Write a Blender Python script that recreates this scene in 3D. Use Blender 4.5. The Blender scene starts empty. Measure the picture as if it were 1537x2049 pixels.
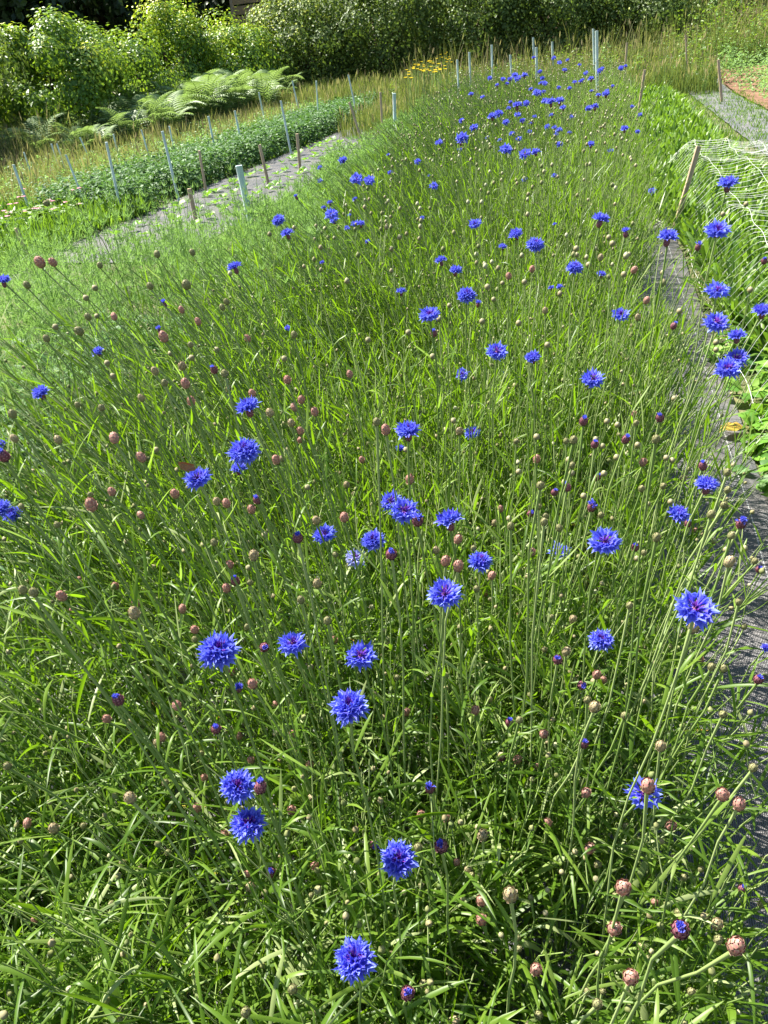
import bpy, math, random
import numpy as np
from mathutils import Vector, Matrix

R = random.Random(7)
G = np.random.default_rng(11)
sc = bpy.context.scene
COL = sc.collection

# ------------------------------------------------------------------ camera
FPX, CX, CY, CAMH = 1540.0, 768.5, 1024.5, 1.5
ROLL = math.radians(5.0); TH = math.radians(31.35); YAW = math.radians(15.95)
_F0 = Vector((-math.sin(YAW), math.cos(YAW), 0)); _R0 = Vector((math.cos(YAW), math.sin(YAW), 0)); _Z = Vector((0, 0, 1))
CF = _F0 * math.cos(TH) - _Z * math.sin(TH)
_U0 = _Z * math.cos(TH) + _F0 * math.sin(TH)
CR = math.cos(ROLL) * _R0 - math.sin(ROLL) * _U0
CU = math.sin(ROLL) * _R0 + math.cos(ROLL) * _U0
CC = Vector((0, 0, CAMH))
cam_d = bpy.data.cameras.new('camera'); cam = bpy.data.objects.new('camera', cam_d); COL.objects.link(cam)
m = Matrix((CR, CU, -CF)).transposed().to_4x4(); m.translation = CC
cam.matrix_world = m
cam_d.sensor_fit = 'VERTICAL'; cam_d.sensor_height = 24; cam_d.lens = 24 * FPX / 2049.0
cam_d.clip_start = 0.02; cam_d.clip_end = 500
sc.camera = cam

# ------------------------------------------------------------------ world, sun, exposure
SUNV = Vector((-0.62, 0.20, 0.92)).normalized()          # direction towards the sun
sun_d = bpy.data.lights.new('sun', 'SUN'); sun_d.energy = 5.0; sun_d.angle = math.radians(0.5); sun_d.color = (1.0, 0.95, 0.86)
sun = bpy.data.objects.new('sun', sun_d); COL.objects.link(sun)
sun.rotation_euler = (-SUNV).to_track_quat('-Z', 'Y').to_euler(); sun.location = (0, 0, 20)
w = bpy.data.worlds.new('World'); sc.world = w; w.use_nodes = True
nt = w.node_tree; bg = nt.nodes['Background']
sky = nt.nodes.new('ShaderNodeTexSky'); sky.sky_type = 'NISHITA'; sky.sun_disc = False
sky.sun_elevation = math.asin(SUNV.z); sky.sun_rotation = math.atan2(SUNV.x, SUNV.y)
nt.links.new(sky.outputs[0], bg.inputs[0]); bg.inputs[1].default_value = 0.055
sc.view_settings.view_transform = 'Standard'; sc.view_settings.look = 'None'
sc.view_settings.exposure = 2.0; sc.view_settings.gamma = 1.0
sc.cycles.max_bounces = 8; sc.cycles.transmission_bounces = 6; sc.cycles.diffuse_bounces = 4
sc.cycles.use_denoising = True


# ------------------------------------------------------------------ pixel of the photograph -> point in the world
def ray(x, y):
    return (CF * FPX + CR * (x - CX) + CU * (CY - y)).normalized()
def on(x, y, z=0.0):
    d = ray(x, y); return CC + d * ((z - CAMH) / d.z)
def proj(p):
    q = Vector(p) - CC; z = q.dot(CF); return CX + FPX * q.dot(CR) / z, CY - FPX * q.dot(CU) / z


# ------------------------------------------------------------------ materials
def mat(name):
    m = bpy.data.materials.new(name); m.use_nodes = True
    n = m.node_tree.nodes; return m, n, m.node_tree.links, n['Principled BSDF'], n['Material Output']

def leafy(name, cols, trans=0.4, tcol=(0.16, 0.3, 0.02), rough=0.45, spec=0.35, noise=0.0, nscale=30.0):
    """two-sided thin plant tissue; 'tint' (0..1 per leaf) walks through cols"""
    m, n, l, p, out = mat(name)
    a = n.new('ShaderNodeAttribute'); a.attribute_name = 'tint'
    r = n.new('ShaderNodeValToRGB'); e = r.color_ramp.elements
    while len(e) < len(cols): e.new(0.5)
    for i, (pos, c) in enumerate(cols): e[i].position = pos; e[i].color = (*c, 1)
    l.new(a.outputs['Fac'], r.inputs[0]); src = r.outputs[0]
    if noise:
        tc = n.new('ShaderNodeTexCoord'); nz = n.new('ShaderNodeTexNoise'); nz.inputs['Scale'].default_value = nscale
        l.new(tc.outputs['Object'], nz.inputs['Vector'])
        hs = n.new('ShaderNodeHueSaturation'); mr = n.new('ShaderNodeMapRange')
        mr.inputs['To Min'].default_value = 1 - noise; mr.inputs['To Max'].default_value = 1 + noise
        l.new(nz.outputs['Fac'], mr.inputs[0]); l.new(mr.outputs[0], hs.inputs['Value']); l.new(src, hs.inputs['Color']); src = hs.outputs[0]
    l.new(src, p.inputs['Base Color']); p.inputs['Roughness'].default_value = rough; p.inputs['Specular IOR Level'].default_value = spec
    if trans:
        t = n.new('ShaderNodeBsdfTranslucent'); mx = n.new('ShaderNodeMixShader'); mx.inputs[0].default_value = trans
        mc = n.new('ShaderNodeMixRGB'); mc.blend_type = 'MIX'; mc.inputs[0].default_value = 0.6; mc.inputs[2].default_value = (*tcol, 1)
        l.new(src, mc.inputs[1]); l.new(mc.outputs[0], t.inputs[0])
        l.new(p.outputs[0], mx.inputs[1]); l.new(t.outputs[0], mx.inputs[2]); l.new(mx.outputs[0], out.inputs[0])
    return m

M = {}
M['corn'] = leafy('cornflower_green', [(0, (0.04, 0.08, 0.010)), (0.5, (0.08, 0.155, 0.012)), (0.8, (0.14, 0.22, 0.028)), (1, (0.30, 0.36, 0.15))], 0.45, (0.25, 0.47, 0.004), 0.42, 0.35)
M['stem'] = leafy('downy_stem', [(0, (0.09, 0.16, 0.03)), (0.5, (0.18, 0.26, 0.07)), (1, (0.33, 0.39, 0.17))], 0.12, (0.22, 0.36, 0.04), 0.6, 0.2)
M['feather'] = leafy('feathery_green', [(0, (0.08, 0.17, 0.04)), (1, (0.20, 0.33, 0.11))], 0.45, (0.28, 0.48, 0.08), 0.5, 0.3)
M['crop'] = leafy('crop_leaf', [(0, (0.035, 0.09, 0.03)), (0.6, (0.07, 0.15, 0.045)), (1, (0.15, 0.25, 0.10))], 0.3, (0.14, 0.30, 0.03), 0.55, 0.25)
M['bright'] = leafy('bright_leaf', [(0, (0.07, 0.18, 0.02)), (0.6, (0.13, 0.28, 0.03)), (1, (0.25, 0.40, 0.08))], 0.4, (0.25, 0.46, 0.02), 0.42, 0.4)
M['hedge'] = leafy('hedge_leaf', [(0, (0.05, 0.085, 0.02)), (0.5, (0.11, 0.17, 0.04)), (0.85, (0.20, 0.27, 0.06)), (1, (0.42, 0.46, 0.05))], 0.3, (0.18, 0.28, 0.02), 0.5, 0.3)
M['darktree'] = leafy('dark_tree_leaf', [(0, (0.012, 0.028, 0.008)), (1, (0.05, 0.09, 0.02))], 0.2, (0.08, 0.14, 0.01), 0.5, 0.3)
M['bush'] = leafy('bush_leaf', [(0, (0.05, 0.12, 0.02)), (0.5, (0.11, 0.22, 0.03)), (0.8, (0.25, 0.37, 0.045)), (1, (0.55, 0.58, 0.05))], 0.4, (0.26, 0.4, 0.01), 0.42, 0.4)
M['fern'] = leafy('bracken_green', [(0, (0.10, 0.18, 0.05)), (1, (0.28, 0.38, 0.17))], 0.35, (0.24, 0.36, 0.05), 0.5, 0.3)
M['dry'] = leafy('dry_grass', [(0, (0.08, 0.15, 0.03)), (0.45, (0.17, 0.22, 0.06)), (0.75, (0.32, 0.28, 0.13)), (1, (0.42, 0.30, 0.20))], 0.35, (0.32, 0.36, 0.06), 0.6, 0.2)
M['strap'] = leafy('strap_leaf', [(0, (0.05, 0.12, 0.012)), (0.6, (0.10, 0.19, 0.02)), (1, (0.19, 0.29, 0.05))], 0.4, (0.22, 0.40, 0.015), 0.42, 0.4)
M['budp'] = leafy('pink_bud_scales', [(0, (0.14, 0.16, 0.06)), (0.35, (0.28, 0.17, 0.12)), (0.62, (0.36, 0.14, 0.13)), (0.85, (0.44, 0.32, 0.23)), (1, (0.56, 0.54, 0.38))], 0, rough=0.6, spec=0.2)
M['budg'] = leafy('green_bud_scales', [(0, (0.10, 0.14, 0.04)), (0.45, (0.17, 0.18, 0.07)), (0.7, (0.22, 0.18, 0.10)), (0.88, (0.30, 0.29, 0.16)), (1, (0.36, 0.36, 0.22))], 0, rough=0.6, spec=0.2)
M['budt'] = leafy('tan_bud_scales', [(0, (0.14, 0.17, 0.06)), (0.4, (0.24, 0.22, 0.11)), (0.62, (0.29, 0.19, 0.12)), (0.85, (0.42, 0.38, 0.24)), (1, (0.52, 0.47, 0.33))], 0, rough=0.6, spec=0.2)
M['budd'] = leafy('dark_bud_scales', [(0, (0.10, 0.12, 0.05)), (0.3, (0.16, 0.06, 0.07)), (0.6, (0.16, 0.04, 0.08)), (0.85, (0.34, 0.20, 0.18)), (1, (0.5, 0.42, 0.32))], 0, rough=0.6, spec=0.2)
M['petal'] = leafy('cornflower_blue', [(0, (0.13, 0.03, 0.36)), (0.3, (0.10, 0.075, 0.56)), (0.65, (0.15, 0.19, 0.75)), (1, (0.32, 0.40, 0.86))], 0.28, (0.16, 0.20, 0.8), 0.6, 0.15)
M['disc'] = leafy('violet_disc', [(0, (0.06, 0.004, 0.14)), (0.6, (0.13, 0.01, 0.30)), (1, (0.34, 0.12, 0.5))], 0.15, (0.1, 0.02, 0.5), 0.6, 0.2)
M['faded'] = leafy('faded_petal', [(0, (0.10, 0.04, 0.3)), (0.5, (0.3, 0.34, 0.68)), (1, (0.62, 0.64, 0.85))], 0.35, (0.5, 0.5, 0.9), 0.6, 0.2)
M['yellow'] = leafy('yellow_petal', [(0, (0.55, 0.38, 0.02)), (1, (0.75, 0.6, 0.03))], 0.3, (0.8, 0.6, 0.02), 0.6, 0.2)
M['pinkp'] = leafy('pink_petal', [(0, (0.55, 0.2, 0.3)), (1, (0.75, 0.42, 0.5))], 0.3, (0.8, 0.3, 0.4), 0.6, 0.2)
M['oldleaf'] = leafy('yellowing_leaf', [(0, (0.30, 0.34, 0.04)), (0.6, (0.45, 0.36, 0.05)), (1, (0.32, 0.14, 0.03))], 0.3, (0.6, 0.5, 0.03), 0.5, 0.3)

def simple(name, col, rough=0.6, spec=0.4, grain=0.0, scale=(20, 20, 2), bump=0.0, col2=None):
    m, n, l, p, out = mat(name)
    p.inputs['Roughness'].default_value = rough; p.inputs['Specular IOR Level'].default_value = spec
    tc = n.new('ShaderNodeTexCoord'); mp = n.new('ShaderNodeMapping'); mp.inputs['Scale'].default_value = scale
    nz = n.new('ShaderNodeTexNoise'); nz.inputs['Scale'].default_value = 1.0; nz.inputs['Detail'].default_value = 5
    l.new(tc.outputs['Object'], mp.inputs[0]); l.new(mp.outputs[0], nz.inputs['Vector'])
    mx = n.new('ShaderNodeMixRGB'); mx.inputs[1].default_value = (*col, 1)
    c2 = col2 or tuple(c * (1 - grain) for c in col); mx.inputs[2].default_value = (*c2, 1)
    mr = n.new('ShaderNodeMapRange'); mr.inputs[1].default_value = 0.35; mr.inputs[2].default_value = 0.65
    l.new(nz.outputs['Fac'], mr.inputs[0]); l.new(mr.outputs[0], mx.inputs[0]); l.new(mx.outputs[0], p.inputs['Base Color'])
    if bump:
        b = n.new('ShaderNodeBump'); b.inputs['Strength'].default_value = bump; b.inputs['Distance'].default_value = 0.01
        l.new(nz.outputs['Fac'], b.inputs['Height']); l.new(b.outputs[0], p.inputs['Normal'])
    return m
M['tube'] = simple('pale_blue_plastic', (0.56, 0.68, 0.68), 0.4, 0.5, 0.3, (8, 8, 3))
M['wood'] = simple('weathered_wood', (0.50, 0.38, 0.26), 0.75, 0.2, 0.35, (60, 60, 3), 0.4)
M['bark'] = simple('bark', (0.12, 0.09, 0.06), 0.9, 0.1, 0.5, (14, 14, 3), 0.6)
M['board'] = simple('pale_board', (0.48, 0.33, 0.18), 0.7, 0.2, 0.35, (3, 3, 30), 0.3)
M['cord'] = simple('white_net_cord', (0.72, 0.74, 0.68), 0.5, 0.4, 0.15)
M['wing'] = simple('brown_wing', (0.16, 0.09, 0.045), 0.7, 0.2, 0.4, (300, 300, 300), 0, (0.30, 0.15, 0.06))
M['insect'] = simple('insect_body', (0.05, 0.035, 0.025), 0.7, 0.2, 0.3, (400, 400, 400))

def ground_mat():
    m, n, l, p, out = mat('soil_and_moss')
    tc = n.new('ShaderNodeTexCoord'); nz = n.new('ShaderNodeTexNoise'); nz.inputs['Scale'].default_value = 1.6; nz.inputs['Detail'].default_value = 10
    l.new(tc.outputs['Object'], nz.inputs['Vector'])
    r = n.new('ShaderNodeValToRGB'); e = r.color_ramp.elements
    e[0].position = 0.35; e[0].color = (0.035, 0.055, 0.015, 1); e[1].position = 0.7; e[1].color = (0.14, 0.13, 0.05, 1)
    l.new(nz.outputs['Fac'], r.inputs[0]); l.new(r.outputs[0], p.inputs['Base Color']); p.inputs['Roughness'].default_value = 0.9
    b = n.new('ShaderNodeBump'); b.inputs['Strength'].default_value = 0.8; b.inputs['Distance'].default_value = 0.03
    n2 = n.new('ShaderNodeTexNoise'); n2.inputs['Scale'].default_value = 40; l.new(tc.outputs['Object'], n2.inputs['Vector'])
    l.new(n2.outputs['Fac'], b.inputs['Height']); l.new(b.outputs[0], p.inputs['Normal'])
    return m
M['ground'] = ground_mat()
M['soil'] = simple('red_brown_soil', (0.20, 0.115, 0.075), 0.95, 0.1, 0.5, (9, 9, 9), 0.9)

def fabric_mat(name, base, rough):
    """woven ground cover: fine two-way weave, soft wrinkles, pale marker lines, dust"""
    m, n, l, p, out = mat(name)
    tc = n.new('ShaderNodeTexCoord'); sp = n.new('ShaderNodeSeparateXYZ'); l.new(tc.outputs['Object'], sp.inputs[0])
    def wave(axis, scale):
        wv = n.new('ShaderNodeTexWave'); wv.wave_type = 'BANDS'; wv.bands_direction = axis; wv.inputs['Scale'].default_value = scale
        wv.inputs['Distortion'].default_value = 0.25; l.new(tc.outputs['Object'], wv.inputs['Vector']); return wv.outputs['Fac']
    wx, wy = wave('X', 75), wave('Y', 55)
    ad = n.new('ShaderNodeMath'); ad.operation = 'ADD'; l.new(wx, ad.inputs[0]); l.new(wy, ad.inputs[1])
    mp = n.new('ShaderNodeMapping'); mp.inputs['Scale'].default_value = (22, 3.5, 1); l.new(tc.outputs['Object'], mp.inputs[0])
    wr = n.new('ShaderNodeTexNoise'); wr.inputs['Scale'].default_value = 1; wr.inputs['Detail'].default_value = 4; l.new(mp.outputs[0], wr.inputs['Vector'])
    b1 = n.new('ShaderNodeBump'); b1.inputs['Distance'].default_value = 0.02; b1.inputs['Strength'].default_value = 0.5; l.new(wr.outputs['Fac'], b1.inputs['Height'])
    b2 = n.new('ShaderNodeBump'); b2.inputs['Distance'].default_value = 0.002; b2.inputs['Strength'].default_value = 0.6
    l.new(ad.outputs[0], b2.inputs['Height']); l.new(b1.outputs[0], b2.inputs['Normal']); l.new(b2.outputs[0], p.inputs['Normal'])
    dust = n.new('ShaderNodeTexNoise'); dust.inputs['Scale'].default_value = 5; dust.inputs['Detail'].default_value = 8; l.new(tc.outputs['Object'], dust.inputs['Vector'])
    r = n.new('ShaderNodeValToRGB'); e = r.color_ramp.elements; e[0].position = 0.38; e[0].color = (*base, 1)
    e[1].position = 0.72; e[1].color = (base[0] * 1.7 + .02, base[1] * 1.55 + .015, base[2] * 1.4 + .01, 1); l.new(dust.outputs['Fac'], r.inputs[0])
    # pale woven marker lines along the strip
    mm = n.new('ShaderNodeMath'); mm.operation = 'PINGPONG'; mm.inputs[1].default_value = 0.30; l.new(sp.outputs['X'], mm.inputs[0])
    lt = n.new('ShaderNodeMath'); lt.operation = 'LESS_THAN'; lt.inputs[1].default_value = 0.0016; l.new(mm.outputs[0], lt.inputs[0])
    mx = n.new('ShaderNodeMixRGB'); l.new(lt.outputs[0], mx.inputs[0]); l.new(r.outputs[0], mx.inputs[1]); mx.inputs[2].default_value = (0.30, 0.31, 0.30, 1)
    l.new(mx.outputs[0], p.inputs['Base Color']); p.inputs['Roughness'].default_value = rough; p.inputs['Specular IOR Level'].default_value = 0.6
    return m
M['fabric'] = fabric_mat('woven_ground_cover', (0.10, 0.104, 0.112), 0.36)
M['fabricd'] = fabric_mat('dark_ground_cover', (0.055, 0.056, 0.06), 0.42)


# ------------------------------------------------------------------ mesh building from numpy
class Geo:
    def __init__(s): s.v = []; s.f = []; s.t = []; s.m = []; s.n = 0
    def add(s, v, f, t, mi=0):
        v = np.asarray(v, float).reshape(-1, 3); f = np.asarray(f, int).reshape(-1, 4)
        s.v.append(v); s.f.append(f + s.n); s.t.append(np.broadcast_to(np.asarray(t, float).ravel(), (len(v),)) if np.size(t) in (1, len(v)) else np.asarray(t, float))
        s.m.append(np.full(len(f), mi)); s.n += len(v)
    def grid(s, P, t, closed=False, mi=0):
        """P (N,K,C,3): N sheets of K rows and C columns"""
        N, K, C, _ = P.shape
        i = np.arange(N)[:, None, None] * K * C; k = np.arange(K - 1)[None, :, None] * C
        c = np.arange(C if closed else C - 1)[None, None, :]; c2 = (c + 1) % C
        a = i + k + c; b = i + k + c2; d = i + k + C + c; e = i + k + C + c2
        f = np.stack([a, b, e, d], -1).reshape(-1, 4)
        s.add(P.reshape(-1, 3), f, np.broadcast_to(np.asarray(t, float).reshape((-1,) + (1,) * 2 if np.ndim(t) <= 1 else np.shape(t)), (N, K, C)).ravel() if np.ndim(t) < 3 else t, mi)
    def mesh(s, name, mats, smooth=True):
        v = np.concatenate(s.v); f = np.concatenate(s.f); t = np.concatenate(s.t); mi = np.concatenate(s.m)
        me = bpy.data.meshes.new(name)
        me.vertices.add(len(v)); me.vertices.foreach_set('co', v.astype(np.float32).ravel())
        me.loops.add(len(f) * 4); me.loops.foreach_set('vertex_index', f.astype(np.int32).ravel())
        me.polygons.add(len(f)); me.polygons.foreach_set('loop_start', (np.arange(len(f)) * 4).astype(np.int32))
        try: me.polygons.foreach_set('loop_total', np.full(len(f), 4, np.int32))
        except Exception: pass
        me.polygons.foreach_set('material_index', mi.astype(np.int32))
        me.polygons.foreach_set('use_smooth', np.full(len(f), smooth))
        at = me.attributes.new('tint', 'FLOAT', 'POINT'); at.data.foreach_set('value', t.astype(np.float32))
        for k in (mats if isinstance(mats, (list, tuple)) else [mats]): me.materials.append(k)
        me.update(calc_edges=True)
        return me

def nrm(a): return a / np.maximum(np.linalg.norm(a, axis=-1, keepdims=True), 1e-9)
def rnd(n, a=0., b=1.): return G.uniform(a, b, n)
def bez(A, B, Cc, K):
    t = np.linspace(0, 1, K)[None, :, None]
    return (1 - t) ** 2 * A[:, None] + 2 * t * (1 - t) * B[:, None] + t * t * Cc[:, None]
def tang(P): return nrm(np.gradient(P, axis=1))

def ribbons(g, P, W, side, tint, fold=0.0, mi=0):
    """P (N,K,3) spines, W (N,K) or (K,) half widths, side (N,3)"""
    N, K, _ = P.shape
    W = np.broadcast_to(W, (N, K))[..., None]
    T = tang(P); S = np.broadcast_to(side[:, None], P.shape); S = nrm(S - T * (S * T).sum(-1, keepdims=True))
    if fold:
        nn = np.cross(T, S)
        Q = np.stack([P + S * W + nn * W * fold, P, P - S * W + nn * W * fold], 2)
    else: Q = np.stack([P + S * W, P - S * W], 2)
    g.grid(Q, tint, mi=mi)
def tubes(g, P, Rr, tint, n=3, mi=0):
    N, K, _ = P.shape
    T = tang(P); ref = np.where(np.abs(T[..., :1]) > 0.9, np.array([0, 1., 0]), np.array([1., 0, 0]))
    a = nrm(np.cross(T, ref)); b = np.cross(T, a)
    Rr = np.broadcast_to(Rr, (N, K))[..., None]
    Q = np.stack([P + (a * math.cos(q) + b * math.sin(q)) * Rr for q in np.arange(n) * 2 * math.pi / n], 2)
    g.grid(Q, tint, closed=True, mi=mi)
def dirs(az, el): return np.stack([np.cos(az) * np.cos(el), np.sin(az) * np.cos(el), np.sin(el)], -1)
def leafquads(g, Pc, nrmv, L, Wd, tint, mi=0, cup=0.15):
    """small pointed leaves: 3 rows x 3 columns around Pc"""
    N = len(Pc); ref = nrm(G.normal(size=(N, 3))); u = nrm(np.cross(nrmv, ref)); v = np.cross(nrmv, u)
    rows = [(-1, .12), (-.1, 1.0), (1, .05)]
    L = np.broadcast_to(L, (N,))[:, None]; Wd = np.broadcast_to(Wd, (N,))[:, None]
    Q = np.stack([np.stack([Pc + u * L * a + v * Wd * b * c + nrmv * Wd * cup * (abs(c) - (a * a)) for c in (-1, 0, 1)], 1) for a, b in rows], 1)
    g.grid(Q, tint, mi=mi)

# ------------------------------------------------------------------ objects
def link(o, parent=None):
    COL.objects.link(o)
    if parent: o.parent = parent
    return o
def obj(name, me, parent=None): return link(bpy.data.objects.new(name, me), parent)
def tag(o, label=None, cat=None, group=None, kind=None):
    if label: o['label'] = label
    if cat: o['category'] = cat
    if group: o['group'] = group
    if kind: o['kind'] = kind
    return o
def empty(name, loc, label, cat, group=None):
    o = bpy.data.objects.new(name, None); o.empty_display_size = 0.05; o.location = loc; COL.objects.link(o)
    return tag(o, label, cat, group)
def place(o, loc, axis, roll=0.0, scale=1.0):
    q = Vector((0, 0, 1)).rotation_difference(Vector(axis).normalized())
    o.matrix_local = Matrix.Translation(Vector(loc)) @ q.to_matrix().to_4x4() @ Matrix.Rotation(roll, 4, 'Z') @ Matrix.Diagonal((scale, scale, scale, 1))

# ------------------------------------------------------------------ setting: ground, bank, fabric strips
def sheet(name, x0, x1, y0, y1, nx, ny, z, mt, zf=None, kind='structure'):
    X, Y = np.meshgrid(np.linspace(x0, x1, nx), np.linspace(y0, y1, ny))
    Zv = np.full_like(X, z) if zf is None else zf(X, Y) + z
    g = Geo(); g.grid(np.stack([X, Y, Zv], -1)[None], 0.5); o = obj(name, g.mesh(name, mt)); tag(o, kind=kind); return o
def terrain(X, Y):
    far = np.clip((np.asarray(Y, float) - 19.5) / 10, 0, 1); lf = np.clip((-np.asarray(X, float) - 9.5) / 6, 0, 1)
    return 0.6 * far * far * (3 - 2 * far) * np.clip((np.asarray(X, float) + 8) / 6, 0.25, 1) + 0.5 * lf
sheet('ground', -80, 80, -12, 160, 161, 173, 0, M['ground'], terrain)
def wrinkle(X, Y): return 0.012 * np.sin(X * 9 + Y * 1.3) * np.sin(Y * 2.1 + X * 3) + 0.006 * np.sin(Y * 7 + X * 15) + 0.008
sheet('path', 0.1, 0.68, -1.5, 7.5, 24, 300, 0.012, M['fabricd'], wrinkle)
sheet('path', -4.95, -3.5, 6.2, 19, 24, 200, 0.012, M['fabricd'], lambda X, Y: wrinkle(X * .35, Y * .3))
sheet('path', -2.3, 0.08, -1.5, 1.9, 50, 60, 0.008, M['fabric'], wrinkle)
sheet('path', 2.0, 2.82, 1.0, 24, 16, 200, 0.02, M['fabric'], lambda X, Y: wrinkle(X, Y) + terrain(X, Y))
sheet('soil_strip', 2.86, 4.4, 1.0, 24, 16, 200, 0.03, M['soil'], lambda X, Y: wrinkle(X, Y) + terrain(X, Y))

# ================================================================== CORNFLOWER HEADS
def floret(axis, base, L, r1, r2, r3, lobes, tint0, tint1, g, mi=0, rot=0., skew=0.0):
    """one trumpet: narrow tube flaring to pointed lobes"""
    axis = np.array(axis) / np.linalg.norm(axis); ref = np.array([0, 0, 1.]) if abs(axis[2]) < .9 else np.array([1., 0, 0])
    u = np.cross(axis, ref); u /= np.linalg.norm(u); v = np.cross(axis, u); n = lobes * 2
    rows = []; tt = []
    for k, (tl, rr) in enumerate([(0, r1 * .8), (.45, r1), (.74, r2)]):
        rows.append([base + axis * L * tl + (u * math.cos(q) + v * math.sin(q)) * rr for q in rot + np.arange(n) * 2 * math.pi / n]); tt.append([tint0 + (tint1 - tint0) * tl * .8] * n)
    last = []; lt = []
    for i in range(n):
        q = rot + i * 2 * math.pi / n; jit = 1 + .18 * math.sin(i * 5.1 + rot * 9)
        if i % 2: last.append(base + axis * L * (.98 * jit) + (u * math.cos(q) + v * math.sin(q)) * r3 * jit); lt.append(tint1)
        else: last.append(base + axis * L * .78 + (u * math.cos(q) + v * math.sin(q)) * r2 * 1.1); lt.append(tint1 * .85)
    rows.append(last); tt.append(lt)
    P = np.array(rows)[None]; g.grid(P, np.array(tt)[None], closed=True, mi=mi)

def ray_mesh(kind, seed, lod=0):
    """blue ray florets of a head; head radius 1 = half the bloom width"""
    rr = random.Random(seed); g = Geo()
    rings = {'open': [(14, 6, .94, 1.0), (10, 24, .74, .6)],
             'pom': [(13, -4, .92, .95), (13, 16, .88, .85), (11, 35, .80, .75), (8, 54, .70, .6)],
             'side': [(13, 26, .92, .85), (11, 44, .9, .75), (7, 62, .84, .6)],
             'half': [(10, 58, .85, .45), (8, 70, .85, .35), (4, 82, .85, .3)],
             'ragged': [(11, 8, 1.0, 1.0), (5, 40, .62, .5)]}[kind]
    for n, el, L, wd in rings:
        if lod: n = max(4, int(n * .6)); wd *= 1.35
        for i in range(n):
            az = 2 * math.pi * (i + rr.uniform(-.28, .28)) / n + n; e = math.radians(el + rr.uniform(-9, 9)); Lr = L * rr.uniform(.86, 1.06)
            ax = (math.cos(az) * math.cos(e), math.sin(az) * math.cos(e), math.sin(e))
            b = np.array([math.cos(az), math.sin(az), 0]) * .07 * math.cos(e) + np.array([0, 0, .0])
            t1 = rr.uniform(.55, 1.0) - el * .004
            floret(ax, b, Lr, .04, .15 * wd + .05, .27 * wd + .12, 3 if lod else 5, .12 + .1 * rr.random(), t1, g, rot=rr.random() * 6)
    return g
def disc_mesh(seed, n=26):
    rr = random.Random(seed); g = Geo(); A = []; B = []; Cn = []
    for i in range(n):
        az = rr.random() * 6.28; e = math.radians(rr.uniform(35, 88)); L = rr.uniform(.36, .58)
        d = np.array([math.cos(az) * math.cos(e), math.sin(az) * math.cos(e), math.sin(e)])
        A.append(d * .05); Cn.append(d * L + np.array([rr.uniform(-.06, .06), rr.uniform(-.06, .06), 0])); B.append(d * L * .5 + np.array([rr.uniform(-.05, .05), rr.uniform(-.05, .05), .05]))
    P = bez(np.array(A), np.array(B), np.array(Cn), 4)
    tubes(g, P, np.array([.014, .016, .022, .012]), np.array([[0.1, .3, .6, 1.0]]).repeat(n, 0)[..., None].repeat(3, -1), 3)
    return g
def scale_bud(seed, rx=.5, rz=.62, rings=7, per=9, zc=0.0):
    """egg of overlapping fringed bracts, unit = bud width"""
    rr = random.Random(seed); g = Geo()
    n = 10; K = 7; rows = []; 
    prof = [(-1, .22), (-.86, .62), (-.55, .92), (-.1, 1.0), (.35, .84), (.72, .5), (.97, .06)]
    P = np.array([[[math.cos(a) * r * rx * .93, math.sin(a) * r * rx * .93, z * rz * .96 + zc] for a in np.arange(n) * 2 * math.pi / n] for z, r in prof])[None]
    g.grid(P, 0.3, closed=True)
    Q = []; TT = []
    for j in range(rings):
        ph = -62 + j * 132 / (rings - 1)
        m_ = max(3, int(round(per * math.cos(math.radians(ph)) + 1)))
        for i in range(m_):
            az = 2 * math.pi * (i + .5 * (j % 2) + rr.uniform(-.1, .1)) / m_; p0 = math.radians(ph - 15); p1 = math.radians(min(ph + 15, 86)); pm = math.radians(ph + 3)
            def pt(a, p, o): return np.array([math.cos(a) * math.cos(p) * rx * o, math.sin(a) * math.cos(p) * rx * o, math.sin(p) * rz * o + zc])
            dw = 2 * math.pi / m_ * .46; o2 = 1.12 + rr.uniform(0, .07)
            Q.append([[pt(az - dw * .6, p0, .97), pt(az, p0, 1.0), pt(az + dw * .6, p0, .97)],
                      [pt(az - dw, pm, 1.01), pt(az, pm, 1.05), pt(az + dw, pm, 1.01)],
                      [pt(az - dw * .3, p1, o2 - .03), pt(az, p1 + .04, o2), pt(az + dw * .3, p1, o2 - .03)]])
            k = rr.uniform(-.08, .08); TT.append([[.4 + k, .2 + k, .4 + k], [.72, .5 + k, .72], [.95, .84, .95]])
    g.grid(np.array(Q), np.clip(np.array(TT), 0, 1))
    return g
def tip_mesh(seed, spread=.3, L=.5):
    rr = random.Random(seed); g = Geo()
    for i in range(15):
        az = rr.random() * 6.28; e = math.radians(90 - rr.uniform(0, 60) * spread * 2)
        ax = (math.cos(az) * math.cos(e), math.sin(az) * math.cos(e), math.sin(e)); q_ = .17 * (i % 3) / 2; b = np.array([math.cos(az) * q_, math.sin(az) * q_, .42])
        floret(ax, b, L * rr.uniform(.6, 1), .07, .09, .05 + spread * .25, 3, .25, rr.uniform(.4, .8), g, rot=rr.random() * 6)
    return g

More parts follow.
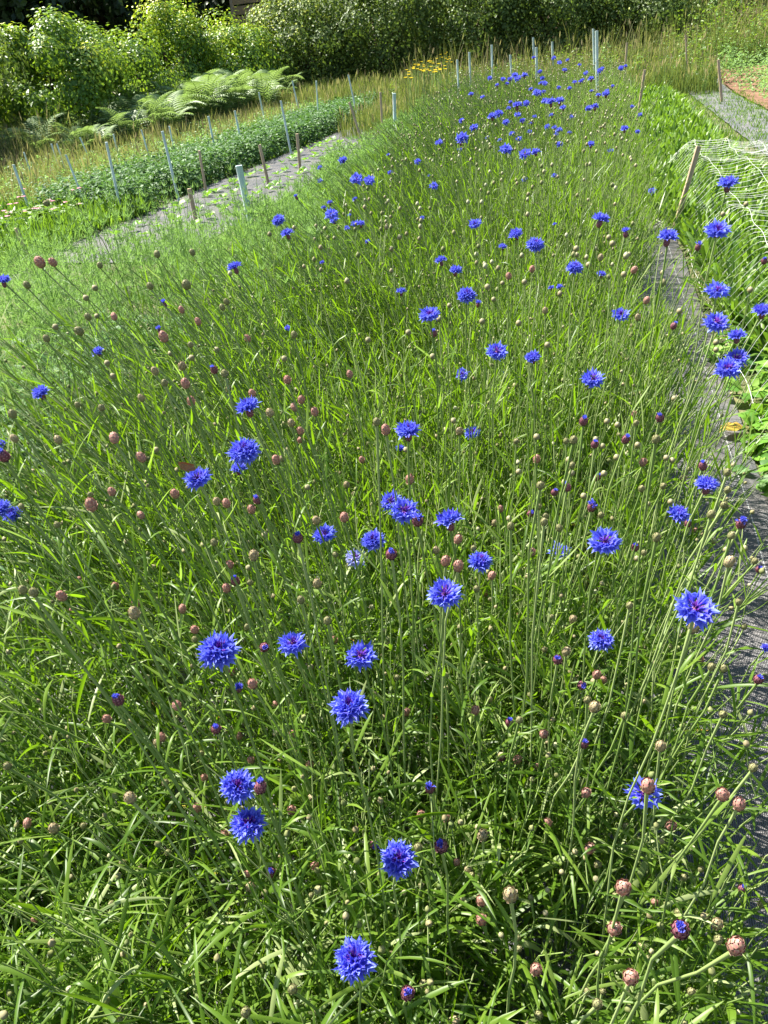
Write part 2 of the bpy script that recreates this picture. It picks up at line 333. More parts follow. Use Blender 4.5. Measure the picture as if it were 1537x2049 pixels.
RAY = {k: [ray_mesh(k, s).mesh('ray_florets', M['petal'], False) for s in range(3)] for k in ('open', 'pom', 'side', 'half', 'ragged')}
RAYL = {k: [ray_mesh(k, s, 1).mesh('ray_florets', M['petal']) for s in range(2)] for k in ('open', 'pom', 'side', 'half')}
FADED = ray_mesh('ragged', 9).mesh('ray_florets', M['faded'])
DISC = [disc_mesh(s).mesh('disc_florets', M['disc']) for s in range(3)]
BUDP = [scale_bud(s, .5, R.uniform(.62, .72), 6, 7).mesh('bud', M['budt' if s % 3 == 0 else 'budp']) for s in range(6)]
BUDG = [scale_bud(s + 10, .5, R.uniform(.56, .66), 6, 7).mesh('bud', M['budg']) for s in range(3)]
BUDD = [scale_bud(s + 20, .5, .62).mesh('bud', M['budd']) for s in range(3)]
TIPS = [tip_mesh(s, .25, .46).mesh('petal_tip', M['petal']) for s in range(2)]
TIPB = [tip_mesh(s + 5, .5, .75).mesh('petal_tip', M['petal']) for s in range(2)]
INV = [scale_bud(s + 30, .5, .62).mesh('involucre', M['budd']) for s in range(2)]

X0 = -0.28   # the stems splay away from this line
def stem_base(h, jit=.05):
    lean = (h.x - X0) * (.70 if h.x < X0 else .26); lean = min(.25, max(-.95, lean))
    bx = h.x - lean * min(1, h.z) * .62 + R.uniform(-jit, jit)
    by = h.y + (.05 if h.y > .9 else .04 + .10 * (.9 - h.y)) + R.uniform(-jit, jit)
    return Vector((min(bx, .24 if h.x < .3 else .34), by, 0))
def stem_pts(b, h, K=9, sway=.03, over=None):
    c = Vector((b.x + (h.x - b.x) * .28, b.y + (h.y - b.y) * .3, h.z * .62)) + Vector((R.uniform(-sway, sway), R.uniform(-sway, sway), 0))
    P = bez(np.array([b]), np.array([c]), np.array([h]), K)
    ph = R.uniform(0, 6); P[0, 1:-1, 0] += .006 * np.sin(np.arange(1, K - 1) * 1.3 + ph); P[0, 1:-1, 1] += .006 * np.cos(np.arange(1, K - 1) * 1.7 + ph)
    return P
def narrow_leaf(p, out, L, wd, droop, tint, K=6):
    g = Geo(); out = np.array(out)
    A = np.array([p]); B = A + out * L * .55 + np.array([0, 0, L * .35]); C_ = A + out * L * (.8 + droop * .3) + np.array([0, 0, L * (.62 - droop)])
    P = bez(A, B, C_, K); s = np.cross(out, [0, 0, 1.0])[None]
    ribbons(g, P, np.array([.35, .8, 1, .9, .55, .05][:K]) * wd, s, tint, fold=.35)
    return g
def grow(root, b, h, rad, K=9, nleaf=2, lodn=5, leaf_l=.11):
    """stem and leaves of a flowering stalk; returns end direction"""
    P = stem_pts(b, h, K); g = Geo()
    r = np.linspace(rad * 1.0, rad * .85, K)[None].copy(); r[0, -1] *= 1.5
    tubes(g, P - np.array(b), r, R.uniform(.25, .85), lodn); obj('stem', g.mesh('stem', M['stem']), root)
    for i in range(nleaf):
        k = R.choice(range(max(2, K // 2 - 1), K - 1)); a = R.uniform(0, 6.28)
        lg = narrow_leaf(P[0, k] - np.array(b), (math.cos(a) * .55, math.sin(a) * .55, 0.0), R.uniform(.6, 1.3) * leaf_l, R.uniform(.0022, .0025), R.uniform(-.1, .5), R.uniform(.2, .95))
        obj('leaf', lg.mesh('leaf', M['corn']), root)
    return Vector(P[0, -1] - P[0, -2]).normalized()

def head_point(x, y, wpx, D, zmin, zmax):
    """where along the ray a head D metres wide stands"""
    v = CF * FPX + CR * (x - CX) + CU * (CY - y); d = v.normalized()
    t = D * v.length / wpx; z = CAMH + d.z * t
    zc = min(max(z, zmin), zmax)
    if d.z < -.015 and zc != z: t = min((zc - CAMH) / d.z, 17)
    p = CC + d * t
    return p, wpx * t / v.length
HEADS = []

BLOOMS = [  # x, y, width px, shape, short name, label
(708,1915,84,'pom','the lowest open bloom','lowest open cornflower, tall oval bloom over dark leaves at the bottom edge'),
(797,1717,74,'pom','the dense dark-centred bloom','dense dark-centred cornflower with a green bud touching its right edge'),
(497,1645,70,'pom','the lower bloom of the stacked pair','lower bloom of the pair of round cornflowers stacked one above the other'),
(475,1570,70,'pom','the upper bloom of the stacked pair','upper bloom of the stacked pair, a brown bud against its right side'),
(698,1407,76,'pom','the ruffled mid-bed bloom','pale ruffled round cornflower with a small dark centre, alone below the group of three'),
(437,1297,80,'pom','the largest left bloom','largest cornflower on the left, full round bloom on a stem leaning right'),
(585,1282,58,'open','the bloom crossed by a leaf','open cornflower partly crossed by a green leaf, right of the largest left bloom'),
(722,1307,62,'open','the open bloom crossed by a stem','open violet-centred cornflower with a green stem crossing its middle'),
(1203,1277,50,'pom','the lone round bloom low on the right','lone compact round cornflower in the lower right of the bed'),
(1395,1212,82,'open','the widest flat bloom beside the path','widest flat open cornflower beside the grey path, a bud just beneath it'),
(1288,1585,66,'ragged','the sparse bloom behind a bud','sparse ragged cornflower with a fat pink bud standing in front of it'),
(890,1183,68,'open','the open bloom under two pink buds','wide open cornflower just under two pink buds, pale lower petals'),
(962,1119,48,'pom','the small neat pompon','small neat pompon cornflower, right of the two pink buds'),
(747,1078,48,'pom','the dark bloom above the faded one','deep blue round cornflower just above the faded whitish bloom'),
(648,1065,46,'open','the bloom half hidden by a nodding bud','cornflower half hidden behind stems and a nodding pale bud'),
(898,1037,58,'side','the wide bloom right of the cluster','wide fan-shaped cornflower to the right of the touching pair'),
(810,1018,58,'open','the front bloom of the touching pair','front bloom of the touching pair, a dark bud overlapping its lower right'),
(781,1000,44,'open','the rear bloom of the touching pair','rear bloom of the touching pair, half covered by the one in front'),
(1211,1078,64,'open','the open bloom with two stems across','broad open cornflower with two bud stems standing in front of it'),
(1120,1100,42,'ragged','the pale bloom hidden in stems','pale blue cornflower mostly hidden behind green stems'),
(1358,1027,46,'side','the domed bloom by the path','domed cornflower beside the grey path with a blue-tipped bud under its right'),
(1415,968,50,'side','the upper domed bloom over the path','fan-shaped cornflower standing over the sunlit grey path, bud behind its right edge'),
(394,952,54,'open','the bloom with the butterfly','cornflower with a brown butterfly sitting on it'),
(487,898,64,'pom','the pale full bloom on the left','pale full cornflower with a second bloom hanging beneath it'),
(478,936,34,'side','the hanging bloom under the pale one','narrow cornflower hanging directly beneath the pale full bloom'),
(495,812,52,'side','the bloom with a pale bud in front','cornflower with a small pale bud right in front of its centre'),
(816,860,54,'side','the dark domed bloom of the middle','dark blue domed cornflower on an upright stem in the middle of the bed'),
(801,896,20,'side','the small bloom under the dark dome','small narrow cornflower tucked beneath the dark domed bloom'),
(945,862,32,'open','the dark violet-hearted bloom','small dark cornflower with a black-violet heart, low between stems'),
(1187,754,46,'open','the bloom with a pink heart','open cornflower with a pinkish violet heart in the right middle of the bed'),
(995,700,42,'open','the flat bloom left of the dark one','flat wide cornflower directly left of a smaller dark bloom'),
(1066,714,34,'side','the dark bloom right of the flat one','smaller dark cornflower directly right of the flat wide bloom'),
(925,747,28,'ragged','the low ragged bloom','low ragged cornflower half sunk in the foliage left of a tiny dark bloom'),
(1004,747,17,'half','the tiny dark half-open bloom','tiny dark half-open cornflower below the flat wide bloom'),
(859,625,42,'open','the bloom with a violet eye','round cornflower with a violet eye above the shaded gap in the bed'),
(934,587,38,'pom','the double-layered bloom','tall double-layered cornflower up and right of the violet-eyed bloom'),
(957,606,20,'half','the one under the double-layered bloom','small blue bloom peeping out under the double-layered cornflower'),
(1243,626,35,'open','the flat bloom near the path gap','small flat cornflower left of the shaded strip of grey path'),
(1458,733,50,'open','the lower bloom of the overlapping pair','lower bloom of the overlapping pair above the grey path'),
(1474,713,44,'open','the upper bloom of the overlapping pair','upper bloom of the overlapping pair above the grey path'),
(1475,670,38,'side','the bloom above the overlapping pair','domed cornflower just above the overlapping pair, in front of the netting'),
(1435,641,48,'open','the wide bloom in front of the netting','wide flat cornflower with violet eye, fifth from the top over the netted crop'),
(1437,577,46,'ragged','the loose star-like bloom','loose star-like cornflower with gaps between florets in front of the netting'),
(1525,620,40,'side','the bloom cut by the right edge','cornflower cut off by the right edge of the view, in front of the netting'),
(1437,455,48,'open','the bloom with a bud rising over it','pale cornflower in front of the netting with a brown bud rising over it'),
(1338,472,44,'side','the bloom below the leaning wooden stake','broad cornflower just below the foot of the leaning wooden stake'),
(1457,365,42,'side','the highest bloom over the netting','highest cornflower standing alone in front of the white netting'),
(1203,437,38,'side','the fan bloom left of the wooden stake','fan-shaped cornflower on a straight stem well left of the leaning wooden stake'),
(1252,463,26,'half','the shy bloom behind two buds','small pale cornflower behind two buds, right of the fan-shaped bloom'),
(1151,532,34,'pom','the tufty bloom mid-right','tufty cornflower below a single dark bud in the right middle distance'),
(1204,548,20,'side','the little dark bloom above a bud','little dark cornflower up and right of a line of buds'),
(1032,467,30,'side','the left bloom of the middle trio','left bloom of three cornflowers in a row halfway up the bed'),
(1072,486,36,'pom','the crowded bloom among dark buds','crowded bloom of the middle trio with dark buds around it'),
(1006,493,18,'side','the small bloom under the middle trio','small bloom down left of the middle trio of cornflowers'),
(882,520,26,'side','the left of two low blooms','left of two low cornflowers at mid distance, behind grassy stems'),
(912,540,28,'side','the right of two low blooms','right of two low cornflowers at mid distance, behind grassy stems'),
(803,582,22,'side','the small bloom left of the violet-eyed one','small blue bloom above and left of the violet-eyed cornflower'),
(950,445,26,'ragged','the sheared pale bloom','pale sheared-looking cornflower at mid distance, half covered by stems'),
(80,785,38,'side','the sideways bloom at the far left','cornflower turned sideways near the left edge, stems crossing it'),
(195,703,27,'side','the small left bloom above it','small flat cornflower up and right of the sideways bloom at the left'),
(327,605,22,'half','the small dark tuft on the left','small dark blue tuft of a bloom over the feathery foliage'),
(318,658,22,'half','the tuft above a brown bud','half-open blue tuft directly above a brown bud on the left'),
(469,533,32,'side','the dark fan bloom on the left','dark fan-shaped cornflower on a slender stem, upper left of the bed'),
(574,466,28,'side','the lower of the two left dots','lower of two neighbouring cornflowers near the thick pale tube'),
(556,438,27,'pom','the upper of the two left dots','upper of two neighbouring cornflowers near the thick pale tube'),
(592,393,14,'half','the dark thimble bloom','tiny dark thimble-shaped bloom on a thin stalk right of the thick pale tube'),
(6,560,32,'side','the high left-edge bloom','cornflower cut by the left edge on a thick leaning stem'),
(0,888,30,'side','the middle left-edge bloom','cornflower cut by the left edge, just above a big half-open bud'),
(22,1026,38,'pom','the right bloom at the left edge','right of two cornflowers crowded against the left edge'),
(-2,1015,40,'pom','the left bloom at the left edge','left of two cornflowers crowded against the left edge, cut by it'),
(478,1375,30,'half','the half-open bloom under the largest','half-open dark cornflower below and right of the largest left bloom'),
(712,1113,42,'faded','the faded bloom','faded whitish violet cornflower with drooping dry florets'),
(1534,1296,22,'side','the sliver at the right edge','sliver of a cornflower at the right edge over the grey path'),
]
FARB = """713,355,28 738,358,24 663,425,28 668,440,20 710,445,18 722,447,20 685,318,18 735,483,12 640,360,12 710,398,12 878,283,16 925,272,26 922,284,16 1013,295,26 1050,305,24 1072,303,20
868,370,18 1110,255,12 1182,288,18 1250,257,18 1120,287,14 1103,575,14 1053,205,14 1035,210,22 985,232,20 998,225,18 1036,228,14 948,253,18 923,240,12 1102,203,24 1120,201,20 1178,215,14 1190,213,18
1075,183,18 1035,155,20 1050,150,14 1080,142,10 1090,165,12 1118,175,10 1130,140,12 1183,157,14 1200,140,12 1213,187,18 1198,190,12 1162,163,10 995,170,10 1068,115,10 1108,115,10 1120,124,10 1243,135,12
1265,213,10 1280,228,10 943,188,12 965,193,10 980,155,10 1020,158,12 1030,149,14 1007,157,10 1050,358,14 1110,350,12 1222,302,14 1305,380,16 1025,266,12 1038,276,14 975,275,10 835,322,14 780,345,12
640,335,12 777,310,10 700,430,10 845,435,10 1082,166,10 1150,164,10 1140,176,10 1062,178,10 1090,200,14 1012,243,14 1045,241,14 1140,265,10 1000,280,10 1276,262,10 1165,160,10 1015,167,10
1144,232,10 1104,230,12 1060,262,10 1095,252,12 1118,258,14 645,525,12 575,655,14 1127,215,14 1172,145,10 1085,155,10 1205,137,10 1160,130,8 1136,120,8 870,373,12 660,405,14 648,415,12 694,455,12 860,350,8 1063,246,10
1022,204,10 1018,215,10 1088,183,10 1215,181,10 1226,172,8 1184,182,8 1252,132,8 1120,573,14 1110,448,8 920,298,10 1113,268,10 1070,232,8""".split()

def make_bloom(p, D, shape, label, short=None, far=False, group=None):
    b = stem_base(p, .03)
    root = empty('cornflower', b, label, 'cornflower', group)
    r = D / 2
    ax_end = grow(root, b, p - Vector((0, 0, r * (.35 if not far else .3))), .0012 if far else .0016, 6 if far else 9, 0 if far else 2, 3 if far else 5)
    up = (CC - p).normalized()
    tilt = {'open': .42, 'pom': .45, 'side': .06, 'half': .0, 'ragged': .3, 'faded': .1}[shape]
    ax = (ax_end * .45 + Vector((0, 0, .7)) + up * tilt + Vector((R.uniform(-.28, .28), R.uniform(-.28, .28), 0))).normalized()
    loc = p - b - ax * r * .28
    if shape == 'faded': me = FADED
    elif far: me = R.choice(RAYL['open' if shape == 'ragged' else shape])
    else: me = R.choice(RAY[shape])
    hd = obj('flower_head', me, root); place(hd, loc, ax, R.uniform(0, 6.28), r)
    if not far:
        if shape in ('open', 'pom', 'ragged', 'faded', 'side'):
            d = obj('disc_florets', R.choice(DISC), hd)
            if shape == 'pom': d.scale = (1.1, 1.1, 1.45)
            if shape == 'side': d.scale = (.9, .9, 1.5)
    iv = obj('involucre', R.choice(INV), hd); s = .56 if shape != 'half' else .75; iv.scale = (s, s, s * 1.15); iv.location = (0, 0, -.30 if shape != 'half' else -.2)
    HEADS.append((p.x, p.y, p.z))
    return p
BP = []
for x, y, wpx, shape, short, label in BLOOMS:
    p, D = head_point(x, y, wpx, {'half': .032, 'side': .040}.get(shape, .042), .55, 1.15)
    make_bloom(p, D, shape, label + '', short); BP.append((x, y, short))
def far_label(x, y):
    if y < 175: return 'tiny blue cornflower near the far end of the bed beneath the pale tubes', 'cornflowers at the far end of the bed'
    if x < 760: return 'small blue cornflower on the bed\'s left shoulder, beyond the thick pale tube', 'cornflowers on the left shoulder of the bed'
    if y < 320: return 'small blue cornflower in the crowded drift halfway to the far tubes', 'cornflowers in the distant drift'
    return 'small blue cornflower scattered among mid-bed stems, short of the distant drift', 'scattered small cornflowers in the middle of the bed'
for s in FARB:
    x, y, wpx = map(float, s.split(','))
    p, D = head_point(x, y, max(wpx, 9), .048, .7, 1.12 if y > 250 else 1.16); D = min(D, .062)
    lb, gr = far_label(x, y)
    make_bloom(p, D, R.choice(['side', 'side', 'open', 'pom']), lb, None, True, gr)

# ------------------------------------------------------------------ buds, read off enlarged crops of the photograph (x, y, width at 2x; type)
BUDS = [(768, 1450, """641,37,40p 800,75,44b 1108,85,46p 470,130,34b 535,140,36p 610,165,28p 767,180,28p 1478,172,38g 185,256,42B 810,272,42p 1057,245,62p 1356,280,56p 1422,318,54p 148,360,36p 249,371,36p 308,390,24g 656,392,36p
968,405,30g 1149,405,46p 396,442,48p 825,495,46p 137,490,38g 230,485,60b 766,508,24g 857,558,34g 293,551,32p 337,580,34p 352,602,30g 1159,537,34p 1270,578,26g 1201,612,28g 959,652,66p 927,684,30g 507,680,64p 392,704,48p
655,662,22g 588,692,26g 317,695,22g 1179,750,34g 1083,710,30p 391,780,48p 1187,820,78b 1288,768,32g 1334,797,50p 923,816,60p 1340,860,40g 470,842,24g 536,853,26g 541,896,28g 647,754,24g 1030,887,34g 1409,885,74p 1057,937,30g
1072,908,22g 855,915,20g 610,980,52p 988,1010,66p 158,1036,32g 96,1075,60b 814,1068,26g 876,1068,26g 972,1070,26g 1230,1068,34g 854,1117,44g 620,1162,38g 280,1187,50p 1512,718,32g 1434,655,34b 1355,608,24g 595,220,24p 930,360,20p
712,590,22g 149,643,26g"""),
(0, 1450, """-36,480,48B 30,165,34g 110,395,36p 216,415,44p 520,293,50p 787,333,38p 662,232,32g 630,72,36p 647,50,36p 481,66,24g 818,212,30p 806,115,26g 955,45,32p 865,17,44b 903,27,24g 1005,142,30p 1042,250,54b 1172,37,34p 1240,162,34p 1244,291,30p
1167,342,38p 1357,300,26g 1472,292,28p 898,441,38p 491,553,30g 672,512,28g 446,716,28g 1246,684,28g 1259,564,36p 1002,650,40p 992,597,30p 1088,592,44b 140,780,30p 1172,1058,42g 983,1150,44g 482,1138,28g 482,1185,34g 334,405,28g
967,335,22p 1500,480,46B"""),
(768, 950, """104,18,38p 469,135,28p 587,155,30b 684,72,28b 735,55,34b 855,10,30b 620,127,28g 620,45,30g 832,130,38B 869,160,28g 1032,55,30g 1118,50,26p 1199,15,28p 1148,108,24g 1376,60,30g 1362,120,34g 1310,158,34g 1391,243,32g 1245,225,26p
1280,242,26p 1217,195,30b 1430,196,44B 1321,265,24p 1369,300,24g 1445,294,24g 1383,348,46p 1485,345,30g 1502,378,30b 1007,290,34b 1040,312,26g 1012,335,24g 1092,250,38g 702,213,30g 642,188,34g 647,165,28g 508,205,32g 502,175,24g
444,193,28p 668,262,24p 594,310,32p 577,405,24g 494,347,22b 984,523,32g 298,258,38p 359,293,26g 209,302,32p 149,344,22p 30,318,50b 135,184,48B 248,345,44p 298,365,46p 433,403,34p 371,457,28g 407,474,28p 545,562,28p 757,578,34p
20,684,28p 53,811,26g 643,699,26g 730,707,38p 696,740,42b 764,822,26g 793,842,40b 852,800,38p 877,822,34p 815,900,34g 844,928,50p 367,942,38p 91,950,32p 425,898,26g 502,991,36b 542,981,32g 1240,612,46p 1266,738,32p 1312,768,34g
1360,775,34g 1421,508,32g 1443,607,26g 1500,818,42b 1030,697,30p 1152,778,24g 963,963,32g 1357,958,36g"""),
(0, 950, """365,120,52p 448,68,34p 362,80,26g 564,162,30p 466,203,26p 85,127,26g 229,200,28g 700,76,38p 867,107,34p 906,114,36p 1030,100,38b 1007,138,36p 1231,50,24g 1387,40,28p 1266,182,36p 1378,170,40p 1192,252,46b 995,372,24g 1059,240,24g
857,271,32g 918,360,38p 907,453,38p 941,425,40b 1000,432,28g 1343,320,26g 1016,322,44p 320,422,28p 462,444,30p 92,460,38g 135,470,40g 246,485,42p 110,430,24b 547,512,34p 537,553,50p 730,537,34p 779,620,36p 780,658,26g 990,608,28g
1204,500,34g 1270,435,38p 1311,583,36g 1058,690,42b 1337,660,32p 1283,775,26p 1245,770,24g 1011,837,42p 925,790,32p 1103,920,30p 708,924,40p 293,840,24p 473,900,50b 428,977,36p 524,990,30g 36,708,24g 47,580,26p 290,545,28p"""),
(0, 400, """160,250,44p 212,250,34p 108,341,30g 400,262,26g 380,352,24p 629,217,28g 601,345,30g 746,340,40g 727,440,26p 793,487,28p 344,392,24g 352,468,30g 388,465,20b 457,467,28p 317,525,38g 186,555,30g 222,508,24g 763,580,26g 767,632,24g
655,548,40p 729,665,36p 620,685,32p 742,735,38p 659,732,30g 765,805,36p 566,793,30p 857,680,32b 900,695,34g 991,555,28p 867,600,24p 683,615,22p 907,408,26g 770,210,26g 1150,720,34p 1185,760,20b 1206,800,32p 1177,830,30p 1260,848,34p
1166,893,32p 1202,925,32p 1202,960,28p 1080,852,34p 1010,775,32p 1138,635,24g 1177,540,28g 1105,1040,36p 1130,1035,26p 1474,560,24b 1448,1040,26p 1507,888,34g 1400,698,28p 457,953,42p 565,1030,40p 58,955,32p 15,1025,50b 50,857,36g
233,960,34p 271,1053,26p 311,820,26g 407,832,30g 429,653,24g 452,705,24g 625,1000,24g 890,430,26g 915,755,26g 186,14,26g"""),
(768, 400, """901,150,22b 915,175,24b 868,230,26p 771,195,24b 820,260,24p 1017,470,26p 1052,402,28p 1184,445,24p 1160,505,28b 1330,570,24b 1330,600,22p 1467,360,24p 1357,57,20p 1450,17,20p 1523,245,26b 1257,190,26B 1002,280,28p 961,298,24g 594,277,26p
500,305,26p 563,328,22g 475,333,18b 415,348,24g 440,398,20p 646,443,26p 540,493,24p 220,478,20p 263,422,20g 200,535,30b 99,530,24b 196,626,24p 394,486,24p 655,580,24g 527,742,22p 582,773,18b 530,965,26g 1163,795,24p 800,885,38b
1105,872,36b 1002,857,26p 1010,893,26g 893,886,24g 935,900,24g 849,958,24g 730,912,20b 660,943,20b 845,978,34b 969,958,36b 1090,957,38g 760,960,34g 730,965,26g 875,985,24g 1016,980,24g 612,948,26g 303,925,34p 280,883,24g 321,877,20p
249,920,24b 612,1037,32p 932,1030,26g 741,1040,26g 753,1062,30g 752,1093,26g 853,1110,30b 881,1095,26g 1038,1050,32p 1131,1032,24g 1155,1042,24g 978,1143,24p 733,1150,36b 724,1130,26p 683,1170,30b 800,1185,26g 627,1142,36g 540,1088,24g
1277,1065,36b 1200,1112,28p 1375,1090,32g 1375,1158,30g 1033,1155,30g 1118,1145,28g 8,920,40p 104,1115,36p 90,1000,24g""")]
allb = []
for ox, oy, txt in BUDS:
    for s in txt.split():
        a, b_, c = s.split(','); allb.append((ox + float(a) / 2, oy + float(b_) / 2, float(c[:-1]) / 2, c[-1]))
ded = []
for q in sorted(allb, key=lambda q: -q[2]):
    if all(math.hypot(q[0] - e[0], q[1] - e[1]) > 5 for e in ded): ded.append(q)
main_b, rest_b = ded[:300], ded[300:]
LOOK = {'p': 'pinkish closed bud', 'g': 'small green bud', 'b': 'dark blue-tipped bud', 'B': 'opening bud with blue tuft'}
used = {}
def bud_label(x, y, wd, ty):
    look = LOOK[ty]
    if ty == 'p' and wd > 24: look = 'plump ' + look
    order = sorted(BP, key=lambda q: math.hypot(q[0] - x, q[1] - y))
    for k in range(10):
        fx, fy, short = order[k]; dx, dy = x - fx, y - fy; dd = math.hypot(dx, dy)
        a = math.degrees(math.atan2(-dy, dx)) % 360
        wrd = ['right of', 'above right of', 'above', 'above left of', 'left of', 'below left of', 'below', 'below right of'][int((a + 22.5) // 45) % 8]
        cl = 'just ' if dd < 45 else ('' if dd < 110 else 'well ')
        if cl == 'well ' and k > 2: continue
        L = f'{look} {cl}{wrd} {short}'
        if L not in used and len(L.split()) <= 16: used[L] = 1; return L
    for k in sorted(range(6), key=lambda k: len(order[k][2].split())):
        for alt in ('slightly ', 'somewhat ', 'further ', 'far '):
            L = f'{look} {alt}{wrd} {order[k][2]}'
            if L not in used and len(L.split()) <= 16: used[L] = 1; return L
    return L
def bud_dims(x, y, wd, ty):
    return head_point(x, y, wd, {'p': .0155, 'g': .0115, 'b': .0155, 'B': .016}[ty] * (1.12 if y > 1650 else 1), .42, 1.08)
REST = []
for x, y, wd, ty in main_b:
    p, D = bud_dims(x, y, wd, ty); HEADS.append((p.x, p.y, p.z))
    b = stem_base(p)
    root = empty('cornflower_bud', b, bud_label(x, y, wd, ty), 'flower bud', 'cornflower buds on their stalks')
    near = p.y < 1.6
    if (x, y) == (93, 407):   # the long arching stalk at the left
        g = Geo(); q = [p, on(118, 402, p.z - .0) , on(160, 420, p.z - .03), on(205, 480, p.z - .14), on(245, 560, p.z - .3), on(300, 700, .35), on(340, 800, 0.02)]
        P = np.array([[list(v - b) for v in q]]); tubes(g, P, .0018, .5, 5); obj('stem', g.mesh('stem', M['stem']), root); e = (q[0] - q[1]).normalized()
    else:
        e = grow(root, b, p - Vector((0, 0, D * .45)), (.0013 if wd < 16 else .0017) * (1.2 if y > 1750 else 1), 8, 2 if near else 1, 5 if near else 3, .09)
        if R.random() < .25: e = (e + Vector((R.uniform(-.8, .8), R.uniform(-.8, .8), -.2))).normalized()
    bm = R.choice({'p': BUDP, 'g': BUDG, 'b': BUDD, 'B': BUDD}[ty])
    bo = obj('bud', bm, root); ax = (e + Vector((0, 0, .3)) + Vector((R.uniform(-.15, .15), R.uniform(-.15, .15), 0))).normalized()
    if ty in 'bB': ax = (ax + (CC - p).normalized() * .45).normalized()
    place(bo, p - b, ax, R.uniform(0, 6), D * .88)
    if ty in 'bB':
        obj('petal_tip', R.choice(TIPS if ty == 'b' else TIPB), bo)

# canopy height follows the heads the photograph shows
H = np.array(HEADS)
def canopy(x, y):
    x = np.atleast_1d(x); y = np.atleast_1d(y)
    sg = .10 + .08 * y[:, None]
    w_ = np.exp(-((x[:, None] - H[None, :, 0]) ** 2 + (y[:, None] - H[None, :, 1]) ** 2) / (2 * sg ** 2)) + 1e-6
    z = (w_ * H[None, :, 2]).sum(1) / w_.sum(1)
    return np.clip(z, .45, .98)

